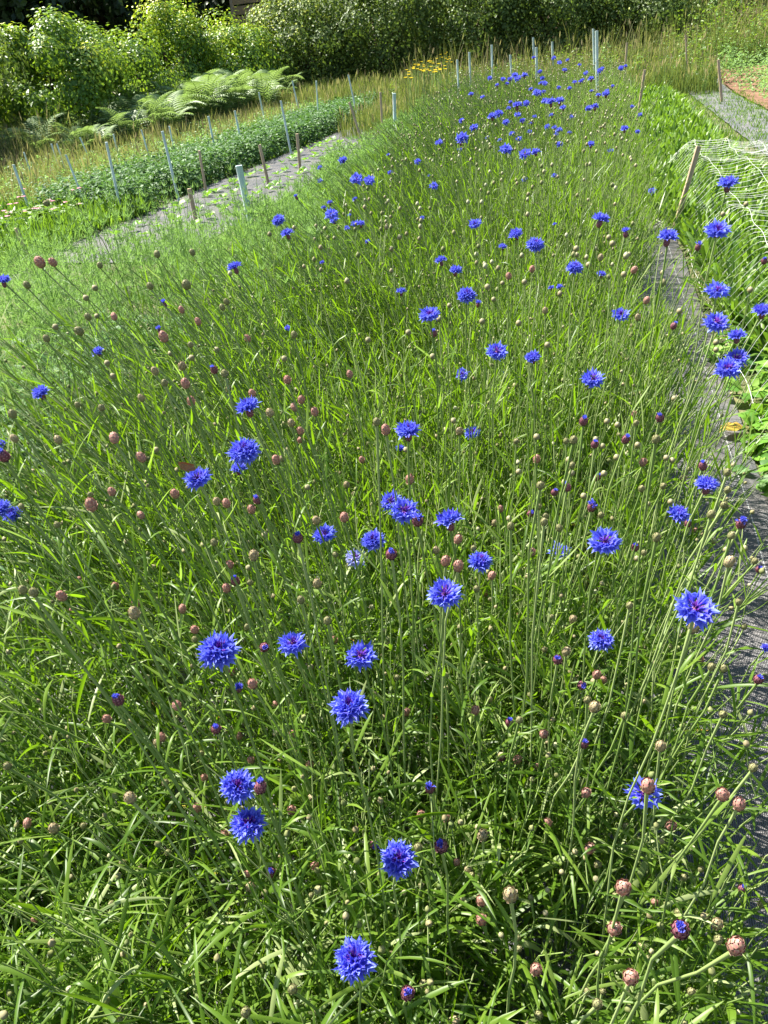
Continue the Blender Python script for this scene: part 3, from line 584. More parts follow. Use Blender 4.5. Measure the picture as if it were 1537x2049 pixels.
# ------------------------------------------------------------------ the green mass of cornflower stems and leaves
def bed_left(y): return np.interp(y, [0, .5, 1.5, 3, 6, 15, 19], [-1.2, -1.28, -1.30, -1.2, -1.45, -2.2, -2.4])
def bed_right(y): return np.interp(y, [0, 2, 5.5, 7.5, 18], [.25, .22, .19, .32, .36])
def scatter(n, y0, y1):
    y = rnd(n, y0, y1); x = rnd(n) * (bed_right(y) - bed_left(y)) + bed_left(y); return x, y
def corn_mass():
    g = Geo(); gs = Geo(); gb = Geo()
    zones = [(0.30, 1.6, 1850, 0), (1.6, 3.4, 2400, 1), (3.4, 7, 4000, 2), (7, 19, 5600, 3)]
    for y0, y1, n, lod in zones:
        x, y = scatter(n, y0, y1); npl = max(8, n // 11); pi_ = G.integers(0, npl, n); own = rnd(n) < .82
        rx_ = G.normal(0, .045, n); ry_ = G.normal(0, .045, n); px_, py_ = x[:npl][pi_], y[:npl][pi_]; x = np.where(own, px_ + rx_, x); y = np.where(own, py_ + ry_, y); hv = rnd(npl, .84, 1.12)[pi_]
        gap = on(815, 770, .35); keep = ((x - gap.x) / .22) ** 2 + ((y - gap.y) / .30) ** 2 > 1; x, y, rx_, ry_, hv = x[keep], y[keep], rx_[keep], ry_[keep], hv[keep]; n = len(x); hc = canopy(x, y)
        # thin out: gaps / clumps
        h = hc * rnd(n, *[(.70, .98), (.64, .95), (.62, .93), (.62, .92)][lod]) * hv - .06
        lean = np.where(x < X0, (x - X0) * .72, (x - X0) * .26); lean = np.clip(lean, -.62, .2) + G.normal(0, .04, n) + rx_ * 2.2; ly = G.normal(0, .04, n) + ry_ * 2.2 - np.clip(.75 - y, 0, 1) * .55
        B = np.stack([x, y, np.zeros(n)], -1); T = B + np.stack([lean * h, ly * h, h], -1)
        C_ = B + (T - B) * np.array([.25, .25, .6]) + G.normal(0, .015, (n, 3))
        K = [9, 8, 6, 5][lod]
        P = bez(B, C_, T, K); P[:, 1:-1, :2] += G.normal(0, .0035, (n, K - 2, 2))
        tubes(gs, P, np.linspace(1, .7, K) * [.0016, .0018, .0020, .0026][lod], rnd(n, .3, 1.0), 3)
        nl = [11, 11, 9, 7][lod]; KL = [7, 6, 5, 4][lod]
        for j in range(nl):
            t = rnd(n, .12, .92) ** .9; idx = np.minimum((t * (K - 1)).astype(int), K - 2); fr = (t * (K - 1) - idx)[:, None]
            A = P[np.arange(n), idx] * (1 - fr) + P[np.arange(n), idx + 1] * fr
            az = rnd(n, 0, 6.283); L = rnd(n, .08, .19) * (1.2 - .5 * t); up_ = np.clip((y - .6) / 1.0, 0, 1); el = rnd(n, .5, 1.15) + up_ * rnd(n, .15, .4)
            d = dirs(az, el); d[:, 0] += lean * .7; d = nrm(d)
            droop = rnd(n, .0, .55) * (1 - .75 * up_) + (rnd(n) < .10) * .5
            C2 = A + d * (L * .55)[:, None]; T2 = A + d * L[:, None] * .95; T2[:, :2] += d[:, :2] * (L * droop * .8)[:, None]; T2[:, 2] -= L * droop
            Q = bez(A, C2, T2, KL); wd = rnd(n, .0015, .0036) * [1, .85, .85, 1.15][lod]
            prof = np.sin(np.linspace(.25, math.pi - .02, KL)) ** .7
            ti = np.clip(rnd(n, 0, .85) + (rnd(n) < .12) * .5, 0, 1)
            ribbons(g, Q, wd[:, None] * prof[None], nrm(np.cross(d, G.normal(size=(n, 3)) * .5 + np.array([0, 0, 1.]))), ti, fold=.3 if lod < 2 else 0)
        # side branches with small buds at the top of the stems
        nb = [1, 1, 1, 1][lod]
        for j in range(nb):
            sel = rnd(n) < [.42, .6, .6, .6][lod]; A = P[sel, -3 if K > 5 else -2]; k = len(A); az = rnd(k, 0, 6.283)
            T2 = A + dirs(az, rnd(k, .7, 1.3)) * rnd(k, .05, .13)[:, None]; T2[:, 0] += lean[sel] * .06
            Q = bez(A, A + (T2 - A) * np.array([.6, .6, .3]), T2, 5); tubes(gs, Q, .0011 if lod < 2 else .0016, rnd(k, .4, 1.), 3)
            bs = rnd(k, .0035, .006) * [1, 1, 1.15, 1.5][lod]
            Kp = np.array([-1, -.5, .3, 1.0]); rp = np.array([.3, .95, .85, .1])
            dd = nrm(T2 - A + np.array([0, 0, .02])); Pb = T2[:, None] + dd[:, None] * (bs[:, None] * Kp[None])[..., None] * 1.1
            tubes(gb, Pb, bs[:, None] * rp[None], np.clip(G.normal(.32, .22, (k, 1, 1)) + np.array([-.2, 0.1, .2, .3])[None, :, None], 0, 1).repeat(6, 2), 6)
    # broad basal leaves along the near edge and floor of the bed
    n = 4300; y = .22 + rnd(n) ** 1.5 * 3.2; x = rnd(n) * (bed_right(y) - bed_left(y) + .02) + bed_left(y)
    A = np.stack([x, y, rnd(n, .02, .36)], -1); az = rnd(n, 0, 6.283); d = dirs(az, rnd(n, .35, 1.25)); L = rnd(n, .07, .19)
    d[:, 1] -= np.clip(.7 - y, 0, 1) * .6; d[:, 0] += np.clip((x - X0) * .5, -.4, .3); d = nrm(d)
    dr = rnd(n, .1, .75); T2 = A + d * L[:, None]; T2[:, 2] -= L * dr; C2 = A + d * (L * .6)[:, None] + np.array([0, 0, .03])
    Q = bez(A, C2, T2, 8); Q[..., 2] = np.maximum(Q[..., 2], .03)
    wd = rnd(n, .0035, .0075); prof = np.array([.4, .75, .95, 1, .95, .78, .45, .04])
    ribbons(g, Q, wd[:, None] * prof[None], nrm(np.cross(d, np.array([0, 0, 1.]) + G.normal(0, .35, (n, 3)))), np.clip(rnd(n, .1, .8) + (rnd(n) < .2) * .4, 0, 1), fold=.3)
    go = Geo(); n = 260; y = .25 + rnd(n) * 2.6; x = rnd(n) * (bed_right(y) - bed_left(y)) + bed_left(y); A = np.stack([x, y, rnd(n, .01, .14)], -1); d = dirs(rnd(n, 0, 6.28), rnd(n, -.2, .5)); L = rnd(n, .06, .15)
    T2 = A + d * L[:, None]; T2[:, 2] = np.maximum(T2[:, 2], .02); ribbons(go, bez(A, (A + T2) / 2 + G.normal(0, .012, (n, 3)), T2, 6), np.array([.4, .9, 1, .9, .6, .1]) * .0042, nrm(np.cross(d, [0, 0, 1.])), rnd(n), fold=.3)
    return g, gs, gb, go
g, gs, gb, go = corn_mass()
g2 = Geo()
for src, mi in ((g, 0), (gs, 1), (gb, 2), (go, 3)):
    v = np.concatenate(src.v); f = np.concatenate(src.f); t = np.concatenate(src.t); g2.add(v, f, t, mi)
tag(obj('cornflower_foliage', g2.mesh('cornflower_foliage', [M['corn'], M['stem'], M['budg'], M['oldleaf']])), 'dense mass of narrow green cornflower stems, leaves and tiny buds filling the bed', 'foliage', kind='stuff')

# remaining buds: too many of a kind, one object
g = Geo()
for x, y, wd, ty in rest_b:
    p, D = bud_dims(x, y, wd, ty); b = stem_base(p)
    P = stem_pts(b, p, 7); tubes(g, P, .0012, .5, 3, mi=0)
    dd = nrm(P[:, -1] - P[:, -2]); Kp = np.array([-1, -.6, 0, .6, 1.0]); rp = np.array([.3, .85, 1, .8, .1])
    tubes(g, np.array(p)[None, None] + dd[:, None] * Kp[None, :, None] * D * .55, rp[None] * D * .5, np.array([[[.2], [.5], [.6], [.8], [.9]]]).repeat(8, 2), 8, mi=1)
n = 900; x, y = scatter(n, 2.2, 18); y = 2.2 + (y - 2.2) ** 1.0; z = canopy(x, y) * rnd(n, .92, 1.06)
B = np.stack([x, y, z - .18], -1); T = np.stack([x + G.normal(0, .02, n), y + G.normal(0, .02, n), z], -1)
P = bez(B, (B + T) / 2, T, 4); tubes(g, P, .0014, rnd(n, .3, .8), 3, mi=0)
bs = rnd(n, .006, .009); Kp = np.array([-1, -.55, .1, .7, 1.1]); rp = np.array([.35, .9, 1, .65, .08])
tubes(g, T[:, None] + np.array([0, 0, 1.])[None, None] * (bs[:, None] * Kp[None])[..., None] * 1.1, bs[:, None] * rp[None], np.clip(G.normal(.45, .25, (n, 1, 1)) + np.array([0, .1, .2, .3, .5])[None, :, None], 0, 1).repeat(6, 2), 6, mi=1)
tag(obj('distant_buds', g.mesh('distant_buds', [M['stem'], M['budg'], M['budd']])), 'countless small cornflower buds on thin stalks across the middle and far bed', 'flower buds', kind='stuff')

# ------------------------------------------------------------------ butterfly on a bloom
bx_, by_, _s = [q for q in BP if 'butterfly' in q[2]][0]
bp, _ = head_point(383, 945, 54, .042, .55, 1.15); 
root = empty('butterfly', bp, 'small brown butterfly with closed raised wings sitting on an open cornflower', 'butterfly')
def wing(s):
    g = Geo(); o = [(-.002, 0, 0), (-.013, 0, .004), (-.0165, 0, .0135), (-.009, 0, .013), (.004, 0, .009), (.006, 0, .002)]
    c = np.mean(o, 0)
    P = np.array([[np.array(a) + [0, s * (.0012 + .12 * a[2]), 0] for a in o], [c + (np.array(a) - c) * .4 + [0, s * (.0022 + .12 * a[2]), 0] for a in o], [c + [0, s * .0030, 0]] * 6])[None]
    g.grid(P, .5, closed=True); return g.mesh('wing', M['wing'])
for s in (-1, 1): q = obj('wing', wing(s), root); q.location = (0, 0, .002); q.rotation_euler = (0, .15, .5); q.scale = (1.15,) * 3
g = Geo(); P = np.array([[[-.009, 0, .002], [-.004, 0, .003], [0, 0, .0035], [.003, 0, .0035], [.0055, 0, .003]]]); tubes(g, P, np.array([.0004, .0012, .0015, .0012, .0006]), .5, 7)
q = obj('body', g.mesh('body', M['insect']), root); q.rotation_euler = (0, .15, .5)
g = Geo(); P = np.array([[[.005, 0, .003], [.008, s * .001, .006], [.011, s * .003, .009]] for s in (-1, 1)]); tubes(g, P, .0002, .5, 3)
q = obj('antennae', g.mesh('antennae', M['insect']), root); q.rotation_euler = (0, .15, .5)

# ================================================================== stakes
def stake(kind, xt, yt, xb, yb, wpx, zb, label, group):
    b = on(xb, yb, zb); d = ray(xt, yt); t = (b.y - CC.y) / d.y; tp = CC + d * t
    dist = (b - CC).dot(CF); r = max(.5 * wpx * dist / FPX, .006); r = min(r, .03)
    ax = (tp - b).normalized(); foot = b - ax * ((b.z + .02) / max(ax.z, .3)); L = (tp - foot).length
    if kind == 'tube':
        root = empty('tree_shelter_tube', foot, label, 'stake', group)
        g = Geo(); n = 12; zz = np.linspace(0, L, 8); ww = [r * (1 + .03 * math.sin(i * 2.)) for i in range(8)]
        out = [[[math.cos(a) * rr, math.sin(a) * rr, z] for a in np.arange(n) * 2 * math.pi / n] for z, rr in zip(zz, ww)]
        inn = [[[math.cos(a) * r * .82, math.sin(a) * r * .82, z] for a in np.arange(n) * 2 * math.pi / n] for z in (L, L - .12)]
        rim = [[[math.cos(a) * r * 1.06, math.sin(a) * r * 1.06, L + .003] for a in np.arange(n) * 2 * math.pi / n]]
        g.grid(np.array(out + rim + inn)[None], .5, closed=True); o = obj('tube', g.mesh('tube', M['tube']), root); place(o, (0, 0, 0), ax)
        g = Geo(); P = np.array([[[0, 0, 0], [0, 0, L * .5], [0, 0, L - .04]]]); tubes(g, P, r * .45, .5, 6)
        o = obj('cane', g.mesh('cane', M['wood']), root); place(o, (0, 0, 0), ax)
    else:
        g = Geo(); zz = np.linspace(0, L, 9); rr = random.Random(int(xt)); s = 1.0
        P = np.array([[[a * r * (1 + rr.uniform(-.06, .06)) + .004 * math.sin(z * 3), c * r * (1 + rr.uniform(-.06, .06)), z + (rr.uniform(0, .006) if k == 8 else 0)] for a, c in ((-1, -.7), (-.7, -1), (.7, -1), (1, -.7), (1, .7), (.7, 1), (-.7, 1), (-1, .7))] for k, z in enumerate(zz)] + [[[0, 0, L + .003]] * 8])[None]
        g.grid(P, .5, closed=True); o = obj('wooden_stake', g.mesh('wooden_stake', M['wood'], False)); o.matrix_world = Matrix.Translation(foot) @ Vector((0, 0, 1)).rotation_difference(ax).to_matrix().to_4x4()
        tag(o, label, 'stake', group)
TG = 'pale plastic tubes over the plots'; WG = 'wooden stakes marking the beds'
for a in [(27,330,52,400,5,.25,'pale blue tube nearest the left edge, standing in the pale-topped crop'),
 (48,305,61,343,3,.25,'short thin tube behind the one nearest the left edge'),
 (103,288,119,338,3,.25,'left one of two close parallel tubes before the dry grass'),
 (114,288,130,335,3,.25,'right one of two close parallel tubes before the dry grass'),
 (132,310,164,392,4,.25,'long strongly tilted tube at the corner of the dark leafy crop'),
 (160,275,179,318,3,.25,'small tilted tube right of the two parallel ones, by the dry grass'),
 (213,285,234,383,5,.3,'long bright tube in the left half of the dark leafy crop'),
 (227,269,236,307,3,.3,'thin short tube just behind the long bright one'),
 (283,260,297,308,3,.3,'greyish slim tube between the two long bright tubes'),
 (325,263,356,393,5,.1,'longest tube, at the dark leafy crop\'s front edge by the woven path'),
 (339,253,348,298,3,.3,'short tube peeping out behind the longest one'),
 (417,233,428,288,4,.3,'pale tube in the middle of the dark leafy crop under the bracken'),
 (470,222,481,278,4,.3,'pale tube right of the mid-crop one, under the bracken'),
 (518,185,529,240,3,.3,'thin tube at the back edge above the pink flower'),
 (562,202,573,258,4,.4,'pale tube near the right end of the leafy crop'),
 (585,162,596,212,3,.4,'slim tube against the hedge foot, left of a matching one'),
 (633,162,636,213,3,.4,'slim upright tube against the hedge foot, in rusty grass'),
 (697,150,711,215,3,.4,'slim tube leaning left in the grass above the bright path end'),
 (478,332,504,455,15,.15,'thickest nearest pale tube beside the grey woven path'),
 (789,187,790,232,7,.5,'stout upright tube by the bright end of the left path'),
 (915,120,917,165,4,.82,'leftmost of the tubes along the far end of the cornflower bed'),
 (939,105,941,150,4,.82,'second tube from the left along the bed\'s far end'),
 (984,90,985,140,4,.82,'tall tube below the dark hedge, third along the far end'),
 (1021,110,1023,138,4,.82,'short pale tube, fourth along the far end of the bed'),
 (1067,75,1068,115,4,.82,'taller rear tube of the pair with a bloom between them'),
 (1073,95,1074,138,5,.82,'shorter front tube of the pair with a bloom between them'),
 (1105,84,1106,115,4,.82,'slender tube between the two pairs at the far end'),
 (1187,58,1189,125,4,.82,'greyer rear tube of the tallest pair at the bed\'s far right corner'),
 (1194,62,1195,150,6,.82,'bright front tube of the tallest pair at the bed\'s far right corner')]:
    stake('tube', *a, TG)
for a in [(32,457,63,533,7,.15,'grey wooden stake nearest the left edge beside the feathery plants'),
 (378,378,393,445,7,.02,'short thick wooden stake among the seedlings on the woven path'),
 (398,302,412,380,4,.1,'brown wooden stake at the dark leafy crop\'s front edge'),
 (519,290,536,363,5,.05,'wooden stake standing at the far seedlings beside the path'),
 (594,268,597,300,5,.3,'short brown stake between path and cornflowers'),
 (699,205,718,265,4,.4,'thin leaning stake at the narrow bright part of the left path'),
 (761,185,764,240,4,.4,'reddish stake left of the stout pale tube'),
 (1255,85,1250,150,4,.5,'wooden stake at the far corner of the green strap-leaved crop'),
 (1290,140,1277,225,5,.3,'wooden stake between the cornflowers and the strap-leaved crop'),
 (1397,293,1350,455,9,.05,'nearest wooden stake, leaning right between cornflowers and netted crop'),
 (1450,55,1440,120,5,.3,'tall thin stake at the far end of the right-hand fabric strip'),
 (1437,120,1443,190,5,.15,'dark stake at the left edge of the right-hand fabric strip'),
 (1372,70,1373,102,3,.82,'faint short stake against the tall dry grass')]:
    stake('wood', *a, WG)

# ================================================================== neighbouring crops
def feathery():
    """soft thread-leaved plants left of the cornflowers"""
    g = Geo(); n = 330
    y = 2.3 + rnd(n) ** 1.2 * 16.5; xl = np.interp(y, [2.3, 3.6, 5.6, 6.1, 6.7, 20], [-3.5, -4.0, -4.3, -3.9, -3.15, -3.15]); xr = bed_left(y) + .1; x = xl + rnd(n) * (xr - xl)
    h = np.interp(y, [1.9, 3.6, 5.0, 8, 18], [.5, .62, .36, .36, .48]) * rnd(n, .55, 1.3); R_ = rnd(n, .2, .42)
    for j in range(125):
        az = rnd(n, 0, 6.283); u = rnd(n) ** .5; ez = rnd(n, .1, 1.5)
        A = np.stack([x + np.cos(az) * np.cos(ez) * R_ * u, y + np.sin(az) * np.cos(ez) * R_ * u, h * (.25 + .75 * np.sin(ez) * u)], -1)
        stem_t = rnd(n, 0, .35)
        for q in range(6):
            L = rnd(n, .03, .085); d = dirs(az + G.normal(0, .9, n), rnd(n, .0, 1.45)); T = A + d * L[:, None]
            P = bez(A, A + d * (L * .5)[:, None] + np.array([0, 0, .012]), T, 3)
            wdt = np.interp(y, [2, 6, 18], [.0010, .0019, .0042])
            ribbons(g, P, wdt[:, None] * np.array([1, .8, .2])[None], G.normal(size=(n, 3)), np.clip(stem_t + rnd(n, 0, .65), 0, 1))
    m_ = 420; y = 2.4 + rnd(m_) * 3.4; xl = np.interp(y, [2.4, 3.6, 5.6, 6.4, 7, 20], [-3.3, -3.9, -4.0, -3.7, -3.4, -3.4]); x = xl + rnd(m_) * (bed_left(y) - xl); h = rnd(m_, .45, .82)
    A = np.stack([x, y, np.zeros(m_)], -1); T = A + np.stack([G.normal(0, .07, m_), G.normal(0, .07, m_), h], -1); P = bez(A, (A + T) / 2, T, 8); tubes(g, P, .0016, .4, 3)
    for k in range(3, 8):
        for q in range(9):
            d = dirs(rnd(m_, 0, 6.283), rnd(m_, .2, 1.3)); L = rnd(m_, .03, .07) * (1.25 - .08 * k); A2 = P[:, k]
            ribbons(g, bez(A2, A2 + d * (L * .5)[:, None], A2 + d * L[:, None] + np.array([0, 0, .01]), 3), np.interp(y, [2, 6, 18], [.0010, .0018, .004])[:, None] * np.array([1, .9, .2])[None], G.normal(size=(m_, 3)), rnd(m_, .2, 1))
    return g
tag(obj('feathery_plants', feathery().mesh('feathery_plants', M['feather'])), 'low mound of soft thread-leaved green plants left of the cornflowers', 'foliage', kind='stuff')

def leafy_bed(xf, y0, y1, n, hz, Lf, mt, name, label, cat='crop', ub=.6, noise_h=.15, tl=(0, 1), clump=.22):
    g = Geo(); nc = n // 60
    cy = rnd(nc, y0, y1); cxx = np.array([G.uniform(*xf(v)) for v in cy]); ch = hz * rnd(nc, 1 - noise_h, 1 + noise_h)
    i = G.integers(0, nc, n); a = rnd(n, 0, 6.283); u = rnd(n) ** .5; el = np.arccos(rnd(n))
    d = dirs(a, math.pi / 2 - el); Pc = np.stack([cxx[i], cy[i], np.zeros(n)], -1) + d * np.stack([clump * u, clump * u, ch[i] * u ** .3], -1)
    Pc[:, 2] = np.maximum(Pc[:, 2], .02) + terrain(Pc[:, 0], Pc[:, 1])
    nv = nrm(d * .5 + np.array([0, 0, ub]) + G.normal(0, .35, (n, 3)))
    sc_ = np.interp(Pc[:, 1], [y0, y1], [1, 1.5]); leafquads(g, Pc, nv, rnd(n, *Lf) * sc_, rnd(n, *Lf) * sc_ * .55, np.clip(rnd(n, *tl), 0, 1))
    o = obj(name, g.mesh(name, mt)); tag(o, label, cat, kind='stuff'); return o
leafy_bed(lambda v: (-6.25, -5.05), 8.2, 22, 60000, .42, (.016, .036), M['crop'], 'leafy_crop', 'dark green small-leaved crop in a long dense row beside the left path', tl=(0, .95))
leafy_bed(lambda v: (-6.1, -5.6), 6.4, 8.3, 5000, .22, (.03, .06), M['strap'], 'leafy_crop', 'low bright green crop in front of the dark leafy row')
leafy_bed(lambda v: (-8.6, -6.2), 8.5, 24, 40000, .38, (.012, .03), M['feather'], 'flowering_crop', 'grey-green crop with pale dry tops in front of the dry grass', tl=(.2, 1), ub=.3)
leafy_bed(lambda v: (-2.7, -1.15), 1.6, 3.6, 24000, .36, (.012, .028), M['crop'], 'leafy_undergrowth', 'fine-leaved green undergrowth between cornflowers and feathery plants', tl=(.1, .8), cat='foliage')
leafy_bed(lambda v: (3.0, 8.5) if v > 17 else (3.7, 8.5) if v > 12 else (4.3, 5.5), 8, 27, 60000, .6, (.014, .03), M['feather'], 'pale_crop', 'hazy pale green crop at the far right beyond the fabric strip', tl=(.5, 1))
leafy_bed(lambda v: (.72, 1.5), .9, 4.4, 4200, .16, (.02, .045), M['bright'], 'edging_plants', 'small round-leaved bright green plants along the right edge of the path', cat='foliage', clump=.12)

def strap_crop():
    g = Geo(); n = 3000; y = 2.2 + rnd(n) ** .9 * 21.5; x = np.interp(y, [2, 6, 8, 24], [.80, .78, .5, .5]) + rnd(n) * (np.interp(y, [2, 8, 10, 24], [2.02, 2.02, 1.75, 1.75]) - .78)
    x = np.where(y < 4, rnd(n, .95, 2.0), x)
    for j in range(13):
        az = rnd(n, 0, 6.283); L = rnd(n, .14, .32); A = np.stack([x + np.cos(az) * .03, y + np.sin(az) * .03, .02 + terrain(x, y)], -1)
        d = dirs(az, rnd(n, .6, 1.4)); T = A + d * L[:, None]; T[:, 2] -= L * rnd(n, 0, .35)
        Q = bez(A, A + d * (L * .6)[:, None] + np.array([0, 0, .04]), T, 5)
        ws = np.interp(y, [2, 24], [.009, .022]); ribbons(g, Q, (ws * rnd(n, .7, 1.3))[:, None] * np.array([.4, .7, 1, .9, .2])[None], nrm(np.cross(d, np.array([0, 0, 1.]) + G.normal(0, .3, (n, 3)))), rnd(n), fold=.25)
    return g
tag(obj('strap_leaved_crop', strap_crop().mesh('strap_leaved_crop', M['strap'])), 'bright green strap-leaved crop in a wide bed right of the path', 'crop', kind='stuff')
def low_strap_left():
    g = Geo(); n = 700; y = rnd(n, 6.0, 8.6); x = rnd(n, -7.2, -4.95)
    for j in range(10):
        az = rnd(n, 0, 6.283); L = rnd(n, .12, .28); A = np.stack([x + np.cos(az) * .03, y + np.sin(az) * .03, np.full(n, .02)], -1)
        d = dirs(az, rnd(n, .8, 1.45)); T = A + d * L[:, None]
        ribbons(g, bez(A, A + d * (L * .6)[:, None], T, 4), .011 * np.array([.5, 1, .8, .1]), nrm(np.cross(d, np.array([0, 0, 1.]) + G.normal(0, .3, (n, 3)))), rnd(n))
    return g
tag(obj('low_strap_plants', low_strap_left().mesh('low_strap_plants', M['strap'])), 'low strap-leaved green plants with a few pink flowers at the left', 'crop', kind='stuff')
g = Geo(); n = 34
y = rnd(n, 6.6, 8.4); x = rnd(n, -6.6, -5.1); z = rnd(n, .28, .36)
for j in range(8):
    d = dirs(np.full(n, j * .785), np.full(n, .4)); leafquads(g, np.stack([x, y, z], -1) + d * .018, nrm(d * .3 + np.array([0, 0, 1.])), .016, .011, rnd(n))
tag(obj('pink_flowers', g.mesh('pink_flowers', M['pinkp'])), 'small pink blossoms dotted over the low strap-leaved plants', 'flowers', kind='stuff')

# seedlings on the left woven path: individuals
def seedling_mesh(s):
    rr = random.Random(s); g = Geo()
    for i in range(7):
        a = i * 2.4 + rr.random() * .5; L = rr.uniform(.06, .12); e = rr.uniform(.35, 1.0); d = np.array([math.cos(a) * math.cos(e), math.sin(a) * math.cos(e), math.sin(e)])
        A = np.array([[0, 0, .005]]); T = A + d * L * 1.1 - [0, 0, L * .25]
        ribbons(g, bez(A, A + d * L * .7, T, 6), np.array([.08, .1, .55, 1, .8, .1]) * L * .38, np.cross(d, [0, 0, 1.])[None], rr.random(), fold=.25)
    return g.mesh('seedling', M['bright'])
SD = [seedling_mesh(i) for i in range(4)]
k = 0
for row, xs in enumerate((-4.6, -4.25, -3.9)):
    yy = 7.2
    while yy < 15:
        if R.random() < .15: yy += .3; continue
        o = obj('seedling', SD[k % 4]); o.location = (xs + R.uniform(-.05, .05), yy, .03); o.rotation_euler = (0, 0, R.uniform(0, 6)); s = R.uniform(.7, 1.15); o.scale = (s, s, s)
        tag(o, 'small bright green seedling planted through the grey woven fabric on the left', 'seedling', 'seedlings in rows on the left path'); k += 1; yy += R.uniform(.26, .40)

# broad-leaved plants on the right verge
def dock(loc, n, L0, label, mt=('bright',), seed=1):
    root = empty('broad_leaved_plant', loc, label, 'plant', 'broad-leaved plants at the right edge of the path'); rr = random.Random(seed)
    for i in range(n):
        a = i * 2.4 + rr.random() * .6; L = L0 * rr.uniform(.7, 1.2); e = rr.uniform(.15, .8); d = np.array([math.cos(a) * math.cos(e), math.sin(a) * math.cos(e), math.sin(e)])
        g = Geo(); A = np.array([[0, 0, .02]]); T = A + d * L; T[0, 2] = max(.02, T[0, 2] - L * .3)
        Q = bez(A, A + d * L * .6 + [0, 0, .03], T, 9); Q[0, :, 2] += .004 * np.sin(np.arange(9) * 2.1)
        ribbons(g, Q, np.array([.06, .08, .3, .7, .95, 1, .85, .5, .06]) * L * .2, np.cross(d, [0, 0, 1.])[None], rr.random(), fold=.3)
        obj('leaf', g.mesh('leaf', M[mt[i % len(mt)]]), root)
dock(on(1500, 870), 7, .16, 'large yellowing rosette at the curled edge of the path fabric', ('bright', 'oldleaf', 'bright'), 3)
dock(on(1490, 800), 8, .17, 'broad green rosette with ribbed leaves above the yellowing one', ('bright',), 4)
dock(on(1520, 960), 6, .12, 'low grey-green rosette beneath the yellowing one by the path', ('crop',), 5)
dock(on(1525, 750), 8, .15, 'dark green rosette against the right edge under the netting', ('crop', 'bright'), 6)
dock(on(1030, 1690, .05), 9, .07, 'little yellow-green rosette in the shade under the cornflower stems', ('oldleaf', 'bright'), 8)

# ------------------------------------------------------------------ netting over the right crop
def netting(name, xa, xb, y0, y1, sx, sy, z, label, seed, r=.0022):
    rr = np.random.default_rng(seed); g = Geo()
    def zf(X, Y): return .06 + np.clip((X - xa) / .22, 0, 1) ** .7 * np.clip((y1 - Y) / 1.6, 0, 1) * (z - .04 + .03 * np.sin(X * 4.1 + Y * 1.1) + .02 * np.sin(Y * 3.3 + X * 2) + .008 * np.sin(Y * 9 + X * 7))
    xs = np.arange(xa, xb, sx); K = int((y1 - y0) / .09)
    Y = np.linspace(y0, y1, K)
    P = np.stack([np.stack([x + .02 * np.sin(Y * 1.7 + x * 3) + .006 * np.sin(Y * 11 + x * 9), Y, zf(x, Y)], -1) for x in xs])
    tubes(g, P, r * 1.35, .5, 3)
    ys = np.arange(y0, y1, sy); X = np.linspace(xa, xs[-1], 34)
    P = np.stack([np.stack([X, yv + .035 * np.sin(X * 6 + yv * 2.2) + .02 * np.sin(X * 17 + yv * 5) + rr.normal(0, .01), zf(X, yv) - .01 - .018 * np.abs(np.sin((X - xa) * math.pi / sx))], -1) for yv in ys])
    tubes(g, P, r, .5, 3)
    tag(obj(name, g.mesh(name, M['cord'])), label, 'netting')
netting('crop_netting', .72, 1.9, 2.7, 10.6, .28, .11, .38, 'white wavy plant netting draped over the strap-leaved crop right of the path', 1, .0010)
netting('crop_netting', 3.3, 5.6, 9, 17, .35, .3, .62, 'white netting over the hazy pale crop at the far right', 2, .004)

# ================================================================== hedge, bushes, bracken, dry grass
def crown_mesh(name, rx, ry, rz, n, Ls, mt, seed, nclump=46, top_bias=.5, tint_hi=1.0, zc=None):
    rg = np.random.default_rng(seed); g = Geo(); zc = rz * .95 if zc is None else zc
    az = rg.uniform(0, 6.283, nclump); cz = rg.uniform(-1, 1, nclump); rr_ = np.sqrt(1 - cz ** 2 * .98); q = rg.uniform(.55, 1.0, nclump)
    Cn = np.stack([np.cos(az) * rr_ * q * rx, np.sin(az) * rr_ * q * ry, cz * q * rz], -1)
    i = rg.integers(0, nclump, n); sg = rg.uniform(.10, .27, nclump)[i][:, None] * np.array([rx, ry, rz])[None]
    off = rg.normal(size=(n, 3)); off /= np.maximum(np.linalg.norm(off, axis=1, keepdims=True), 1e-6); off *= rg.uniform(.35, 1, (n, 1)) ** .5
    P = Cn[i] + off * sg * (1.35 + .55 * np.abs(rg.normal(size=(n, 1))))
    out = nrm(off + P / np.array([rx, ry, rz]) * .6 + rg.normal(0, .35, (n, 3)) + np.array([0, 0, .25]))
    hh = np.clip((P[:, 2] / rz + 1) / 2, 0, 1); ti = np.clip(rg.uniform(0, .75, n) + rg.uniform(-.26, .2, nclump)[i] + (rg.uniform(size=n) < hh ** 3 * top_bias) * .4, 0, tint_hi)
    P = P + np.array([0, 0, zc]); leafquads(g, P, out, rg.uniform(.8, 1.25, n) * Ls, rg.uniform(.8, 1.25, n) * Ls * .62, ti)
    return g.mesh('crown', mt)
